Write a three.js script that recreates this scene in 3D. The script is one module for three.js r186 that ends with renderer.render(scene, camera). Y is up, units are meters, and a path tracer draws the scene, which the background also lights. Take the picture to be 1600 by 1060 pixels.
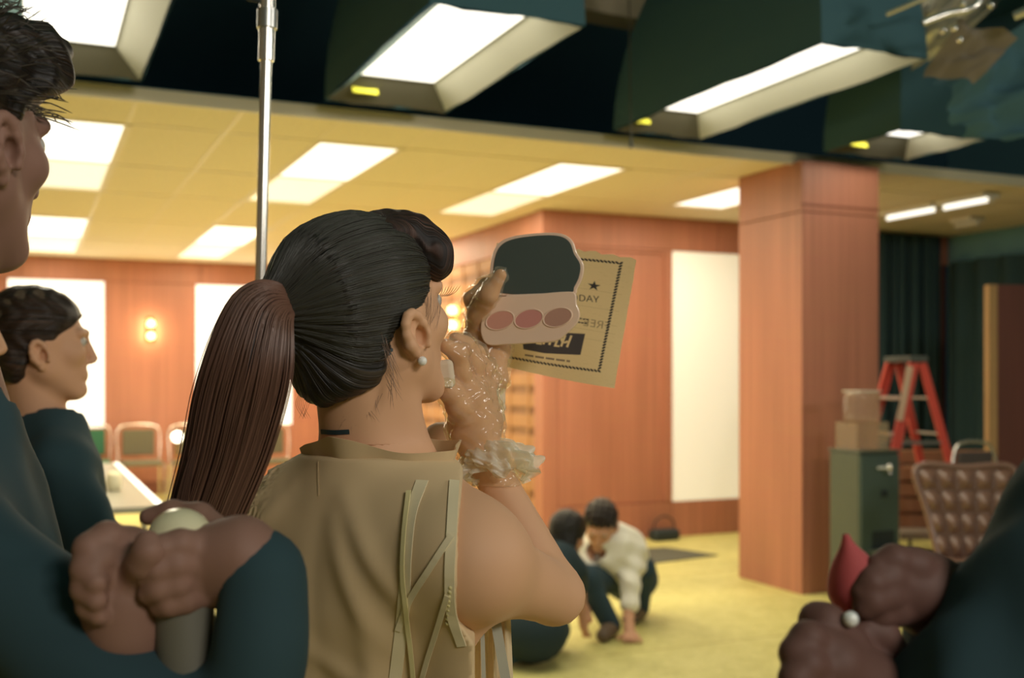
import * as THREE from 'three';
import { mergeGeometries } from 'three/addons/utils/BufferGeometryUtils.js';
import { RoundedBoxGeometry } from 'three/addons/geometries/RoundedBoxGeometry.js';
import { RectAreaLightUniformsLib } from 'three/addons/lights/RectAreaLightUniformsLib.js';

// ---------------------------------------------------------------- camera, exposure
const scene = new THREE.Scene();
scene.background = new THREE.Color(0x0a1416);
const FOCAL = 1720, EYE = 1.45, HORIZON = 590, CS = 0.915, SN = 0.404;      // focal length in pixels, lens height, horizon row
const YAW = Math.atan2(SN, CS);
const camera = new THREE.PerspectiveCamera(2 * Math.atan(530 / FOCAL) * 180 / Math.PI, 1600 / 1060, 0.05, 80);
camera.position.set(0, EYE, 0);
camera.rotation.y = -YAW;
camera.setViewOffset(1600, 1060, 0, -60, 1600, 1060);
camera.focus = 1.33;
camera.userData.fStop = 4.2;
const renderer = new THREE.WebGLRenderer();
renderer.toneMapping = THREE.LinearToneMapping;
renderer.toneMappingExposure = 1.0;
renderer.shadowMap.enabled = true;
RectAreaLightUniformsLib.init();

const TROFFER = 13.5, SOFTBOX = 13, FILLPANEL = 37;                        // radiance of the lamp faces
const WARM = new THREE.Color().setRGB(1, 0.87, 0.6);
const COOL = new THREE.Color().setRGB(1, 0.95, 0.86);

// ---------------------------------------------------------------- helpers
const v3 = (x, y, z) => new THREE.Vector3(x, y, z);
let seedState = 7;
const rnd = () => { seedState = (seedState * 1664525 + 1013904223) >>> 0; return seedState / 4294967296; };
const rr = (a, b) => a + (b - a) * rnd();
// a point of the place seen at pixel (px, py) at depth d: view frame (x right, y up, z towards the lens) and world
const V = (px, py, d) => v3((px - 800) / FOCAL * d, EYE - (py - HORIZON) / FOCAL * d, -d);
const toWorld = (p) => v3(CS * p.x - SN * p.z, p.y, SN * p.x + CS * p.z);
const W = (px, py, d) => toWorld(V(px, py, d));

const taken = new Map();
const numbered = (n) => { const k = taken.get(n) ?? 0; taken.set(n, k + 1); return k ? n + '_' + String(k).padStart(3, '0') : n; };
function shade(o) { o.traverse((m) => { if (m.isMesh) { m.castShadow = true; m.receiveShadow = true; } }); return o; }
function thing(name, label, category, pos = [0, 0, 0], turn = 0, group) {
  const o = new THREE.Group(); o.name = numbered(name); scene.add(o);
  o.position.set(...pos); o.rotation.y = turn;
  o.userData = { label, category }; if (group) o.userData.group = group;
  return o;
}
function room(name) { const o = new THREE.Group(); o.name = name; o.userData = { kind: 'structure' }; scene.add(o); return o; }
// a thing laid out in the view frame: its parts are given in view coordinates
function viewThing(name, label, category, base, group) {
  const w = toWorld(base), o = thing(name, label, category, [w.x, w.y, w.z], -YAW, group);
  o.viewBase = base.clone();
  return o;
}
function clean(g) {
  if (g.index) g = g.toNonIndexed();
  const out = new THREE.BufferGeometry(), n = g.attributes.position.count;
  out.setAttribute('position', g.attributes.position);
  if (!g.attributes.normal) g.computeVertexNormals();
  out.setAttribute('normal', g.attributes.normal);
  out.setAttribute('uv', g.attributes.uv ?? new THREE.BufferAttribute(new Float32Array(n * 2), 2));
  return out;
}
function part(name, geos, mat, parent = scene) {
  const list = Array.isArray(geos) ? geos : [geos];
  const g = list.length === 1 ? list[0] : mergeGeometries(list.map(clean));
  const m = new THREE.Mesh(g, mat); m.name = parent === scene ? numbered(name) : name;
  m.castShadow = m.receiveShadow = true;
  let p = parent; while (p && !p.viewBase && p !== scene) p = p.parent;
  if (p && p.viewBase) { g.translate(-p.viewBase.x, -p.viewBase.y, -p.viewBase.z); }
  parent.add(m);
  return m;
}
// texture coordinates in metres by the way each face points
function metres(g, s = 1) {
  g = clean(g);
  const p = g.attributes.position, n = g.attributes.normal, uv = new Float32Array(p.count * 2);
  for (let i = 0; i < p.count; i += 3) {
    let ax = 0, ay = 0, az = 0;
    for (let k = 0; k < 3; k++) { ax += Math.abs(n.getX(i + k)); ay += Math.abs(n.getY(i + k)); az += Math.abs(n.getZ(i + k)); }
    for (let k = 0; k < 3; k++) {
      const x = p.getX(i + k), y = p.getY(i + k), z = p.getZ(i + k), j = 2 * (i + k);
      if (ay >= ax && ay >= az) { uv[j] = x / s; uv[j + 1] = z / s; } else if (ax >= az) { uv[j] = z / s; uv[j + 1] = y / s; } else { uv[j] = x / s; uv[j + 1] = y / s; }
    }
  }
  g.setAttribute('uv', new THREE.BufferAttribute(uv, 2));
  return g;
}
function box(w, h, d, x = 0, y = 0, z = 0, r = 0) {
  const g = r > 0 ? new RoundedBoxGeometry(w, h, d, 2, r) : new THREE.BoxGeometry(w, h, d);
  g.translate(x, y, z); return metres(g);
}
// box from corner to corner
const slab = (x0, x1, y0, y1, z0, z1, r = 0) => box(Math.abs(x1 - x0), Math.abs(y1 - y0), Math.abs(z1 - z0), (x0 + x1) / 2, (y0 + y1) / 2, (z0 + z1) / 2, r);
function rod(a, b, r1, r2 = r1, n = 10) {
  const d = b.clone().sub(a), g = new THREE.CylinderGeometry(r2, r1, d.length(), n, 1);
  g.applyQuaternion(new THREE.Quaternion().setFromUnitVectors(v3(0, 1, 0), d.normalize()));
  const c = a.clone().add(b).multiplyScalar(0.5); g.translate(c.x, c.y, c.z); return clean(g);
}
const tube = (pts, r, seg = 24, n = 8) => clean(new THREE.TubeGeometry(new THREE.CatmullRomCurve3(pts, false, 'centripetal'), seg, r, n, false));
// board between two points with a rectangular section, w across and t thick; up gives the side that t faces
function bar(a, b, w, t, up = v3(0, 1, 0)) {
  const d = b.clone().sub(a), L = d.length(); d.normalize();
  const sx = d.clone().cross(up).normalize(), sy = sx.clone().cross(d).normalize();
  const g = new THREE.BoxGeometry(w, t, L); g.applyMatrix4(new THREE.Matrix4().makeBasis(sx, sy, d.clone().negate()));
  const c = a.clone().add(b).multiplyScalar(0.5); g.translate(c.x, c.y, c.z); return metres(g);
}
const ball = (r, x, y, z, n = 14) => { const g = new THREE.SphereGeometry(r, n, n - 4); g.translate(x, y, z); return clean(g); };

// ---------------------------------------------------------------- value noise and computed textures
const hash = (x, y) => { let h = (x | 0) * 374761393 + (y | 0) * 668265263; h = Math.imul(h ^ (h >>> 13), 1274126177); return ((h ^ (h >>> 16)) >>> 0) / 4294967296; };
function vnoise(x, y, px = 1e9, py = 1e9) {
  const xi = Math.floor(x), yi = Math.floor(y), fx = x - xi, fy = y - yi, sx = fx * fx * (3 - 2 * fx), sy = fy * fy * (3 - 2 * fy);
  const m = (a, n) => ((a % n) + n) % n;
  const a = hash(m(xi, px), m(yi, py)), b = hash(m(xi + 1, px), m(yi, py)), c = hash(m(xi, px), m(yi + 1, py)), d = hash(m(xi + 1, px), m(yi + 1, py));
  return a + (b - a) * sx + (c - a) * sy + (a - b - c + d) * sx * sy;
}
function texture(w, h, f, srgb = true, ru = 1, rv = 1) {
  const data = new Uint8Array(w * h * 4);
  for (let y = 0; y < h; y++) for (let x = 0; x < w; x++) {
    const c = f(x / w, y / h, x, y), i = 4 * (y * w + x);
    const l = typeof c === 'number' ? [c, c, c] : c;
    for (let k = 0; k < 3; k++) data[i + k] = Math.max(0, Math.min(255, l[k] * 255)); data[i + 3] = 255;
  }
  const t = new THREE.DataTexture(data, w, h); t.wrapS = t.wrapT = THREE.RepeatWrapping; t.magFilter = THREE.LinearFilter; t.minFilter = THREE.LinearMipmapLinearFilter; t.generateMipmaps = true;
  if (srgb) t.colorSpace = THREE.SRGBColorSpace;
  t.repeat.set(ru, rv); t.needsUpdate = true; return t;
}
const lin = (r, g, b) => new THREE.Color().setRGB(r, g, b);
const std = (color, o = {}) => new THREE.MeshStandardMaterial({ color, roughness: 0.7, side: THREE.DoubleSide, ...o });
const phys = (color, o = {}) => new THREE.MeshPhysicalMaterial({ color, roughness: 0.7, side: THREE.DoubleSide, ...o });

// wood veneer, grain upright, one tile is 0.9 m by 2.4 m
const grain = (u, v) => {
  const w = vnoise(u * 6, v * 2, 6, 2) * 0.9;
  const a = vnoise((u + w * 0.02) * 90, v * 3, 90, 3), b = vnoise(u * 26, v * 2 + 9, 26, 2), c = vnoise(u * 240, v * 12, 240, 12);
  return 0.42 * a + 0.38 * b + 0.2 * c;
};
const woodMap = texture(512, 512, (u, v) => { const t = 0.85 + 0.17 * (grain(u, v) - 0.5) + 0.06 * (vnoise(u * 3, v * 3, 3, 3) - 0.5); return [t, t * (0.97 + 0.04 * grain(v, u)), t * 0.96]; }, true, 1 / 0.9, 1 / 2.4);
const woodBump = texture(512, 512, (u, v) => grain(u, v), false, 1 / 0.9, 1 / 2.4);
const speckle = texture(256, 256, (u, v) => 0.93 + 0.07 * vnoise(u * 128, v * 128, 128, 128) - (vnoise(u * 90, v * 90 + 3, 90, 90) > 0.86 ? 0.08 : 0), true, 1 / 0.6, 1 / 0.6);
const floorMap = texture(512, 512, (u, v) => { const a = vnoise(u * 5, v * 5, 5, 5), b = vnoise(u * 40, v * 40, 40, 40), c = vnoise(u * 200, v * 200, 200, 200); const t = 0.86 + 0.1 * (a - 0.5) + 0.06 * (b - 0.5) + 0.08 * (c - 0.5); return [t, t, t * (0.97 + 0.05 * b)]; }, true, 1 / 2.2, 1 / 2.2);
const weave = texture(128, 128, (u, v) => 0.5 + 0.25 * Math.sin(u * Math.PI * 2 * 32) * Math.sin(v * Math.PI * 2 * 32) + 0.25 * (vnoise(u * 64, v * 64, 64, 64) - 0.5), false, 1, 1);
const strandMap = texture(512, 64, (u, v) => { const t = 0.5 + 0.42 * (vnoise(u * 220, v * 3, 220, 3) - 0.5) + 0.36 * (vnoise(u * 60, v * 2, 60, 2) - 0.5); return [t * 1.15, t, t * 0.92]; });
const strandBump = texture(512, 64, (u, v) => 0.6 * vnoise(u * 220, v * 3, 220, 3) + 0.4 * vnoise(u * 80, v * 2, 80, 2), false);

const M = {
  wood: std(lin(0.66, 0.272, 0.182), { map: woodMap, bumpMap: woodBump, bumpScale: 0.0006, roughness: 0.5 }),
  woodDark: std(lin(0.36, 0.12, 0.07), { map: woodMap, bumpMap: woodBump, bumpScale: 0.0006, roughness: 0.5 }),
  slatLight: std(lin(0.7, 0.37, 0.18), { map: woodMap, roughness: 0.6 }),
  slatDark: std(lin(0.45, 0.23, 0.12), { map: woodMap, roughness: 0.6 }),
  rawWood: std(lin(0.72, 0.45, 0.2), { map: woodMap, roughness: 0.75 }),
  floor: std(lin(0.82, 0.75, 0.27), { map: floorMap, roughness: 0.62 }),
  tile: std(lin(0.92, 0.82, 0.61), { map: speckle, bumpMap: speckle, bumpScale: 0.001, roughness: 0.95 }),
  tbar: std(lin(0.83, 0.74, 0.55), { roughness: 0.5 }),
  stage: std(lin(0.16, 0.34, 0.385), { roughness: 0.95 }),
  drape: std(lin(0.055, 0.13, 0.152), { roughness: 0.95 }),
  wallDrape: std(lin(0.028, 0.066, 0.078), { roughness: 0.95 }),
  timber: std(lin(0.5, 0.25, 0.14), { map: woodMap, roughness: 0.7 }),
  blackCloth: std(lin(0.03, 0.075, 0.088), { roughness: 0.9, bumpMap: weave, bumpScale: 0.0004 }),
  white: std(lin(0.8, 0.79, 0.72), { roughness: 0.6 }),
  flap: std(lin(0.32, 0.325, 0.285), { roughness: 0.8 }),
  tape: std(lin(0.8, 0.78, 0.08), { roughness: 0.5 }),
  chrome: std(lin(0.86, 0.83, 0.76), { metalness: 0.85, roughness: 0.24 }),
  steel: std(lin(0.55, 0.55, 0.52), { metalness: 0.9, roughness: 0.35 }),
  brass: std(lin(0.75, 0.5, 0.18), { metalness: 1, roughness: 0.25 }),
  rubber: std(lin(0.02, 0.03, 0.033), { roughness: 0.7 }),
  foil: std(lin(0.72, 0.68, 0.54), { metalness: 0.5, roughness: 0.25 }),
  brown: std(lin(0.075, 0.072, 0.055), { roughness: 0.85 }),
};
const glowing = (c, k) => new THREE.MeshStandardMaterial({ color: 0xffffff, emissive: c, emissiveIntensity: k, roughness: 0.6, side: THREE.DoubleSide });
M.glowTroffer = glowing(lin(1, 0.97, 0.88), 1.5);
M.glowDim = glowing(lin(1, 0.93, 0.72), 0.75);
M.glowSoft = glowing(lin(1, 0.98, 0.92), 1.8);
M.glowPanel = glowing(lin(1, 0.97, 0.86), 0.95);
M.glowPanelSoft = glowing(lin(1, 0.92, 0.66), 0.22);
M.glowBulb = glowing(lin(1, 0.72, 0.34), 5);
M.glowTube = glowing(lin(1, 0.98, 0.88), 1.3);
function areaLight(w, h, pos, look, color, intensity) {
  const l = new THREE.RectAreaLight(color, intensity, w, h);
  l.position.copy(pos); l.lookAt(look); scene.add(l); return l;
}
// ---------------------------------------------------------------- the room shell (x along the set, z away is negative)
const CEIL = 2.9, ZE = -6.05, ZR = -8.57, ZB = -14.28, XC = 4.085, XL = -4.2, XR = 8.7, ZF = 4.2, TOP = 5.0;
{
  const f = room('floor'); part('floor_slab', slab(XL, XR, -0.12, 0, ZF, ZB - 0.2), M.floor, f);
  // seams between the sheets of flooring
  for (const z of [-3.2, -5.05, -6.9]) part('floor_seam', slab(XL, XR, 0, 0.0015, z - 0.004, z + 0.004), std(lin(0.5, 0.42, 0.16)), f);
  const t = room('ceiling'); part('stage_ceiling', slab(XL, XR, TOP, TOP + 0.15, ZF, ZB - 0.2), M.stage, t);
  part('roof_beam', slab(3.2, 3.45, 4.05, 4.3, ZF, -9), M.brown, t);
  part('roof_duct', bar(W(840, -12, 7.2), W(1075, 32, 7.9), 0.24, 0.2), std(lin(0.4, 0.33, 0.22)), t);
  part('roof_beam', slab(0.2, XR, 4.3, 4.5, -4.55, -4.3), M.brown, t);
  for (const [n, g] of [['wall_left', slab(XL - 0.15, XL, 0, TOP, ZF, ZB - 0.2)], ['wall_rear', slab(XL, XR, 0, TOP, ZF, ZF + 0.15)]]) part('wall_surface', g, std(lin(0.3, 0.23, 0.16), { roughness: 0.95 }), room(n));
}
// suspended ceiling over the set: single tiles in a grid, lamps in some of the cells
const PITCH = 0.55, U0 = -0.57;                                               // grid lines along x
const rowsZ = [ZE, -6.65, -7.95, -9.15, -10.75, -12.3, -13.85, ZB];
const lampCols = [1, 4, 7, 10].map((k) => U0 + PITCH * k);                   // left edge of each lamp column
{
  const c = room('ceiling_suspended');
  const tileGeo = new Map();
  const nCols = Math.ceil((XR - U0) / PITCH);
  const isLamp = (k, r) => (([1, 4, 7].includes(k) && [1, 2, 4, 5].includes(r)) || (k === 10 && (r === 1)));
  for (let k = -7; k < nCols; k++) for (let r = 0; r < rowsZ.length - 1; r++) {
    const x0 = U0 + PITCH * k, x1 = Math.min(XR, x0 + PITCH); const z0 = rowsZ[r], z1 = rowsZ[r + 1];
    if (isLamp(k, r)) continue;
    // the side wall cuts the grid: tiles left of it run on to the back wall, tiles right of it end at the right wall
    const pieces = x1 <= XC || z1 >= ZR ? [[x0, x1, z0, z1]] : x0 >= XC ? (z0 > ZR ? [[x0, x1, z0, ZR]] : []) : [[x0, XC, z0, z1], ...(z0 > ZR ? [[XC, x1, z0, ZR]] : [])];
    for (const [a, b, c1, c2] of pieces) {
      const w = b - a - 0.005, d = c1 - c2 - 0.005; if (w < 0.05 || d < 0.05) continue;
      const key = w.toFixed(3) + d.toFixed(3);
      if (!tileGeo.has(key)) tileGeo.set(key, box(w, 0.015, d));
      const m = part('ceiling_tile', tileGeo.get(key), M.tile, c); m.position.set((a + b) / 2, CEIL + 0.0085 + 0.001 * hash(k, r), (c1 + c2) / 2);
    }
  }
  const bars = [];
  for (let k = -6; k < nCols; k++) { const x = U0 + PITCH * k; bars.push(slab(x - 0.011, x + 0.011, CEIL - 0.002, CEIL + 0.02, ZE, x > XC - 0.3 ? ZR : ZB)); }
  for (const z of rowsZ.slice(1, -1)) bars.push(slab(XL, z < ZR ? XC : XR, CEIL - 0.0025, CEIL + 0.02, z - 0.011, z + 0.011));
  for (const b of bars) part('grid_bar', b, M.tbar, c);
  part('edge_trim', slab(XL, XR, CEIL - 0.012, CEIL + 0.06, ZE, ZE + 0.025), M.tbar, c);
  part('ceiling_backing', slab(XL, XR, CEIL + 0.04, CEIL + 0.07, ZE, ZB - 0.1), M.stage, c);
}
// wood-veneered walls: backing, single boards with gaps, rails, glowing panels
function veneer(parent, x0, x1, y0, y1, front, mat = M.wood, name = 'veneer_panel') { return part(name, slab(x0, x1, y0, y1, front, front - 0.03, 0.004), mat, parent); }
{
  const b = room('wall_back');
  part('wall_core', slab(XL, XC + 0.2, 0, CEIL + 0.05, ZB - 0.04, ZB - 0.2), M.woodDark, b);
  // glowing panels seen at the left of the photograph, veneer between them
  const at = (px) => { const k = (px - 800) / FOCAL; const d = -ZB / (CS - SN * k); return CS * k * d + SN * d; };
  const e = [XL, at(12), at(163), at(306), at(456), at(598), XC];
  const panelLo = 0.84, panelHi = 2.62;
  for (let i = 0; i < 6; i++) {
    if (i === 1 || i === 3) {
      const g = part('glowing_panel', slab(e[i], e[i + 1], panelLo, panelHi, ZB - 0.03, ZB - 0.01), M.glowPanel, b); g.userData.label = 'white backlit panel';
      areaLight(e[i + 1] - e[i], panelHi - panelLo, v3((e[i] + e[i + 1]) / 2, (panelLo + panelHi) / 2, ZB + 0.03), v3((e[i] + e[i + 1]) / 2, (panelLo + panelHi) / 2, 0), lin(1, 0.95, 0.82), 0.6);
      veneer(b, e[i], e[i + 1], 0.16, panelLo, ZB);
      const f = 0.02;
      for (const [p, q, r, s] of [[e[i] - f, e[i], panelLo, panelHi], [e[i + 1], e[i + 1] + f, panelLo, panelHi], [e[i], e[i + 1], panelHi, panelHi + f]]) part('panel_trim', slab(p, q, r, s, ZB, ZB + 0.012), M.wood, b);
    } else veneer(b, e[i] + 0.004, e[i + 1] - 0.004, 0.16, panelHi, ZB);
  }
  for (let i = 0; i < 4; i++) { const x0 = XL + (XC - XL) * i / 4; part('top_rail', slab(x0 + 0.003, x0 + (XC - XL) / 4 - 0.003, panelHi + 0.006, CEIL, ZB, ZB - 0.025, 0.003), M.wood, b); }
  part('base_rail', slab(XL, XC, 0, 0.155, ZB + 0.015, ZB - 0.03, 0.004), M.woodDark, b);
}
{
  // side wall of lapped boards with thin upright battens
  const s = room('wall_side');
  part('wall_core', slab(XC + 0.02, XC + 0.2, 0, CEIL + 0.05, ZR - 0.02, ZB - 0.1), M.slatDark, s);
  part('corner_post', slab(XC - 0.02, XC + 0.12, 0, CEIL, ZR + 0.012, ZR - 0.16, 0.004), M.wood, s);
  part('top_rail', slab(XC - 0.01, XC + 0.05, 2.6, CEIL, ZR - 0.16, ZB, 0.004), M.wood, s);
  const n = 14, h = 2.6 / n;
  for (let i = 0; i < n; i++) part('lapped_board', slab(XC + 0.008, XC + 0.028, i * h + 0.075, (i + 1) * h, ZR - 0.16, ZB, 0.004), M.slatLight, s);
  for (let k = 0; k < 14; k++) { const z = ZR - 0.32 - k * 0.4; part('batten', slab(XC - 0.002, XC + 0.008, 0.05, 2.6, z, z - 0.03), M.slatLight, s); }
}
{
  const r = room('wall_right');
  part('wall_core', slab(XC + 0.1, XR, 0, CEIL + 0.05, ZR - 0.04, ZR - 0.2), M.woodDark, r);
  const at = (px) => { const k = (px - 800) / FOCAL; const d = -ZR / (CS - SN * k); return CS * k * d + SN * d; };
  const a = XC + 0.1, b = at(1040), c = at(1050), d = at(1172), lo = 0.32, hi = 2.6;
  veneer(r, a, b - 0.012, lo, hi - 0.03, ZR - 0.018);
  part('panel_trim', slab(b - 0.012, c, lo, hi, ZR + 0.006, ZR - 0.03, 0.003), M.wood, r);
  part('panel_trim', slab(a, b - 0.012, hi - 0.03, hi, ZR + 0.004, ZR - 0.03, 0.003), M.wood, r);
  const g = part('glowing_panel', slab(c, d, lo, hi, ZR - 0.03, ZR - 0.008), M.glowPanelSoft, r); g.userData.label = 'cream backlit panel';
  areaLight(d - c, hi - lo, v3((c + d) / 2, (lo + hi) / 2, ZR + 0.02), v3((c + d) / 2, (lo + hi) / 2, 0), lin(1, 0.9, 0.65), 0.25);
  veneer(r, d, at(1300), lo, hi, ZR);
  { // beyond the pillar the set ends: black drape over the bare wall
    const x0 = at(1290), n = 130, pos = [], idx = []; for (let i = 0; i <= n; i++) { const x = x0 + (XR - 0.2 - x0) * i / n, z = ZR + 0.1 + 0.035 * Math.sin(i * 0.8) + 0.02 * Math.sin(i * 0.33 + 1); pos.push(x, 0.02, z, x, CEIL - 0.02, z); if (i < n) { const k = 2 * i; idx.push(k, k + 1, k + 2, k + 1, k + 3, k + 2); } }
    const q = new THREE.BufferGeometry(); q.setAttribute('position', new THREE.Float32BufferAttribute(pos, 3)); q.setIndex(idx); q.computeVertexNormals(); part('black_drape', q, M.wallDrape, r);
  }
  for (const [p, q] of [[a, c + 0.5], [c + 0.506, XR]]) part('top_rail', slab(p, q - 0.002, hi + 0.005, CEIL, ZR, ZR - 0.03, 0.003), M.wood, r);
  for (const [p, q] of [[a, c - 0.003], [c + 0.003, XR]]) part('base_rail', slab(p, q, 0, lo - 0.006, ZR, ZR - 0.03, 0.003), M.wood, r);
}
{
  // black stage drape at the far right, hanging in folds
  const w = room('wall_stage'); part('wall_core', slab(XR, XR + 0.15, 0, TOP, ZF, ZR), M.stage, w);
  const n = 260, pos = [], idx = [];
  for (let i = 0; i <= n; i++) { const z = 3 + (ZR + 0.1 - 3) * i / n, x = XR - 0.12 + 0.05 * Math.sin(i * 0.9) + 0.025 * Math.sin(i * 0.37 + 1); for (const y of [0.02, 2.62]) pos.push(x, y, z); if (i < n) { const k = 2 * i; idx.push(k, k + 1, k + 2, k + 1, k + 3, k + 2); } }
  const g = new THREE.BufferGeometry(); g.setAttribute('position', new THREE.Float32BufferAttribute(pos, 3)); g.setIndex(idx); g.computeVertexNormals();
  part('black_drape', g, M.wallDrape, w);
}
{
  // veneered pillar: two courses of boards on a core
  const p = room('wall_pillar'), x0 = 4.73, x1 = 5.385, z0 = -5.93, z1 = -6.64;
  part('pillar_core', slab(x0 + 0.02, x1 - 0.02, 0, 2.9, z0 - 0.02, z1 + 0.02), M.woodDark, p);
  for (const [a, b] of [[0, 2.555], [2.562, 2.9]]) {
    part('veneer_panel', slab(x0 + 0.021, x1, a, b, z0, z0 - 0.02, 0.002), M.wood, p);
    part('veneer_panel', slab(x0, x0 + 0.02, a, b, z0, z1, 0.002), M.wood, p);
    part('veneer_panel', slab(x1, x1 - 0.02, a, b, z0 - 0.021, z1, 0.002), M.wood, p);
    part('veneer_panel', slab(x0 + 0.021, x1 - 0.021, a, b, z1 + 0.02, z1, 0.002), M.wood, p);
  }
  part('seam_strip', slab(x0 - 0.003, x1 + 0.004, 2.6, 2.612, z0 + 0.004, z0 - 0.01), M.woodDark, p);
}

// ---------------------------------------------------------------- lamps
function troffer(k, r0, r1, words) {
  const x0 = U0 + PITCH * k + 0.012, x1 = x0 + PITCH - 0.024 + 0.04, z0 = rowsZ[r0] - 0.012, zm = rowsZ[r0 + 1], z1 = rowsZ[r1 + 1] + 0.012, cx = (x0 + x1) / 2;
  const t = thing('ceiling_light', words, 'ceiling light', [cx, CEIL, (z0 + z1) / 2], 0, 'recessed fluorescent ceiling lights'), dz = (z0 + z1) / 2;
  const w = x1 - x0, f = 0.018;
  const fr = [slab(-w / 2, -w / 2 + f, -0.006, 0.03, z0 - dz, z1 - dz), slab(w / 2 - f, w / 2, -0.006, 0.03, z0 - dz, z1 - dz), slab(-w / 2, w / 2, -0.006, 0.03, z0 - dz, z0 - dz - f), slab(-w / 2, w / 2, -0.006, 0.03, z1 - dz + f, z1 - dz)];
  part('frame', fr, M.tbar, t);
  part('diffuser', slab(-w / 2 + f, w / 2 - f, 0.008, 0.02, z0 - dz - f, zm - dz, 0), M.glowTroffer, t);
  areaLight(w - 2 * f, z0 - zm - f, v3(cx, CEIL - 0.008, (z0 + zm) / 2), v3(cx, 0, (z0 + zm) / 2), WARM, TROFFER);
  if (r1 > r0) {
    part('diffuser', slab(-w / 2 + f, w / 2 - f, 0.008, 0.02, zm - dz, z1 - dz + f, 0), M.glowDim, t).userData.label = 'dimmer far half';
    areaLight(w - 2 * f, zm - z1 - f, v3(cx, CEIL - 0.008, (zm + z1) / 2), v3(cx, 0, (zm + z1) / 2), WARM, TROFFER * 0.5);
  }
}
troffer(1, 1, 2, 'recessed ceiling light nearest the left edge, front row');
troffer(4, 1, 2, 'recessed ceiling light beside the chrome pole, front row');
troffer(7, 1, 2, 'recessed ceiling light above the open makeup palette');
troffer(10, 1, 1, 'recessed ceiling light half hidden by the wooden pillar');
troffer(1, 4, 5, 'recessed ceiling light in the back row at the far left');
troffer(4, 4, 5, 'recessed ceiling light in the back row just left of the pole');
troffer(7, 4, 5, 'recessed ceiling light peeping out right of the ponytailed head');

function softbox(xr, words, o = {}) {
  // rim at 2.93 m, glowing face above it, flaps flaring down, black hood tapering up to its hangers
  const cx = xr - 0.4, cz = -4.9, t = thing('hanging_softbox', words, 'softbox', [cx, 2.93, cz], 0, 'black hanging softboxes over the set');
  const rN = o.near ?? 0.78, rF = -0.87, pN = rN - 0.14, pF = -0.7, rL = o.left ?? -0.27, rR = 0.4, pL = rL + 0.14, pR = 0.27, h = 0.11;
  const quad = (p) => { const g = new THREE.BufferGeometry(), q = [p[0], p[1], p[2], p[0], p[2], p[3]]; g.setAttribute('position', new THREE.Float32BufferAttribute(q.flat(), 3)); g.computeVertexNormals(); return clean(g); };
  const bent = (p, n = 10) => {                                               // a flap with a slightly slack rim
    const pos = [], idx = [];
    for (let i = 0; i <= n; i++) for (let j = 0; j <= 3; j++) {
      const s = i / n, r = j / 3, A = p[0].map((q, k) => q + (p[1][k] - q) * s), B = p[3].map((q, k) => q + (p[2][k] - q) * s), w = 0.006 * r * Math.sin(s * 9 + xr) + 0.003 * r * Math.sin(s * 23);
      pos.push(A[0] + (B[0] - A[0]) * r, A[1] + (B[1] - A[1]) * r + w, A[2] + (B[2] - A[2]) * r);
      if (i < n && j < 3) { const k = i * 4 + j; idx.push(k, k + 1, k + 4, k + 1, k + 5, k + 4); }
    }
    const g = new THREE.BufferGeometry(); g.setAttribute('position', new THREE.Float32BufferAttribute(pos, 3)); g.setIndex(idx); g.computeVertexNormals(); return g;
  };
  part('diffuser', slab(pL, pR, h, h + 0.015, pF, pN), M.glowSoft, t);
  const mx = cx + (pL + pR) / 2, mz = cz + (pF + pN) / 2;
  areaLight(pR - pL, pN - pF, v3(mx, 2.93 + h - 0.008, mz), v3(mx, 0, mz), lin(1, 0.9, 0.68), SOFTBOX);
  part('flap', bent([[pR, h, pF], [pR, h, pN], [rR, 0, rN], [rR, 0, rF]]), M.flap, t).userData.label = 'pale inner flap';
  part('flap', bent([[pL, h, pF], [pL, h, pN], [rL, 0, rN], [rL, 0, rF]]), M.drape, t);
  part('flap', bent([[pL, h, pN], [pR, h, pN], [rR, 0, rN], [rL, 0, rN]]), M.drape, t);
  const end = part('flap', bent([[pL, h, pF], [pR, h, pF], [rR, 0, rF], [rL, 0, rF]]), M.brown, t);
  const tp = new THREE.BoxGeometry(0.14, 0.055, 0.006); tp.rotateX(-0.57); tp.translate(-0.09, h * 0.48, pF - 0.075);
  part('tape_label', tp, M.tape, end).userData.label = 'bright yellow tape';
  const a = (rR - rL) / 2, b = (rN - rF) / 2, ox = (rR + rL) / 2, oz = (rN + rF) / 2;
  // hood, curved in profile
  const hood = [], steps = 7;
  for (const [sx, sz, ex, ez] of [[1, -1, 1, 1], [1, 1, -1, 1], [-1, 1, -1, -1], [-1, -1, 1, -1]]) for (let i = 0; i < steps; i++) {
    const ring = (j) => { const s = j / steps; return [a * (1 - 0.62 * s * s) + 0.012, b * (1 - 0.5 * s * s) + 0.012, 1.05 * s]; };
    const [p, q, y] = ring(i), [p2, q2, y2] = ring(i + 1);
    hood.push(quad([[sx * p, y, sz * q], [ex * p, y, ez * q], [ex * p2, y2, ez * q2], [sx * p2, y2, sz * q2]].map(([x, yy, z]) => [x + ox, yy, z + oz])));
  }
  hood.push(slab(ox - a * 0.4, ox + a * 0.4, 1.05, 1.07, oz - b * 0.52, oz + b * 0.52));
  part('hood', hood, M.drape, t);
  for (const z of [-0.4, 0.4]) part('hanger', rod(v3(ox, 1.06, oz + z * b), v3(ox, TOP - 2.93, oz + z * b), 0.012), M.rubber, t);
}
softbox(0.52, 'bright hanging softbox at the top left corner of the photo');
softbox(2.14, 'hanging softbox with yellow tape above the ponytailed woman');
softbox(3.82, 'large black hooded softbox hanging in front of the wooden pillar', { near: 0.99, left: -0.19 });
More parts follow.
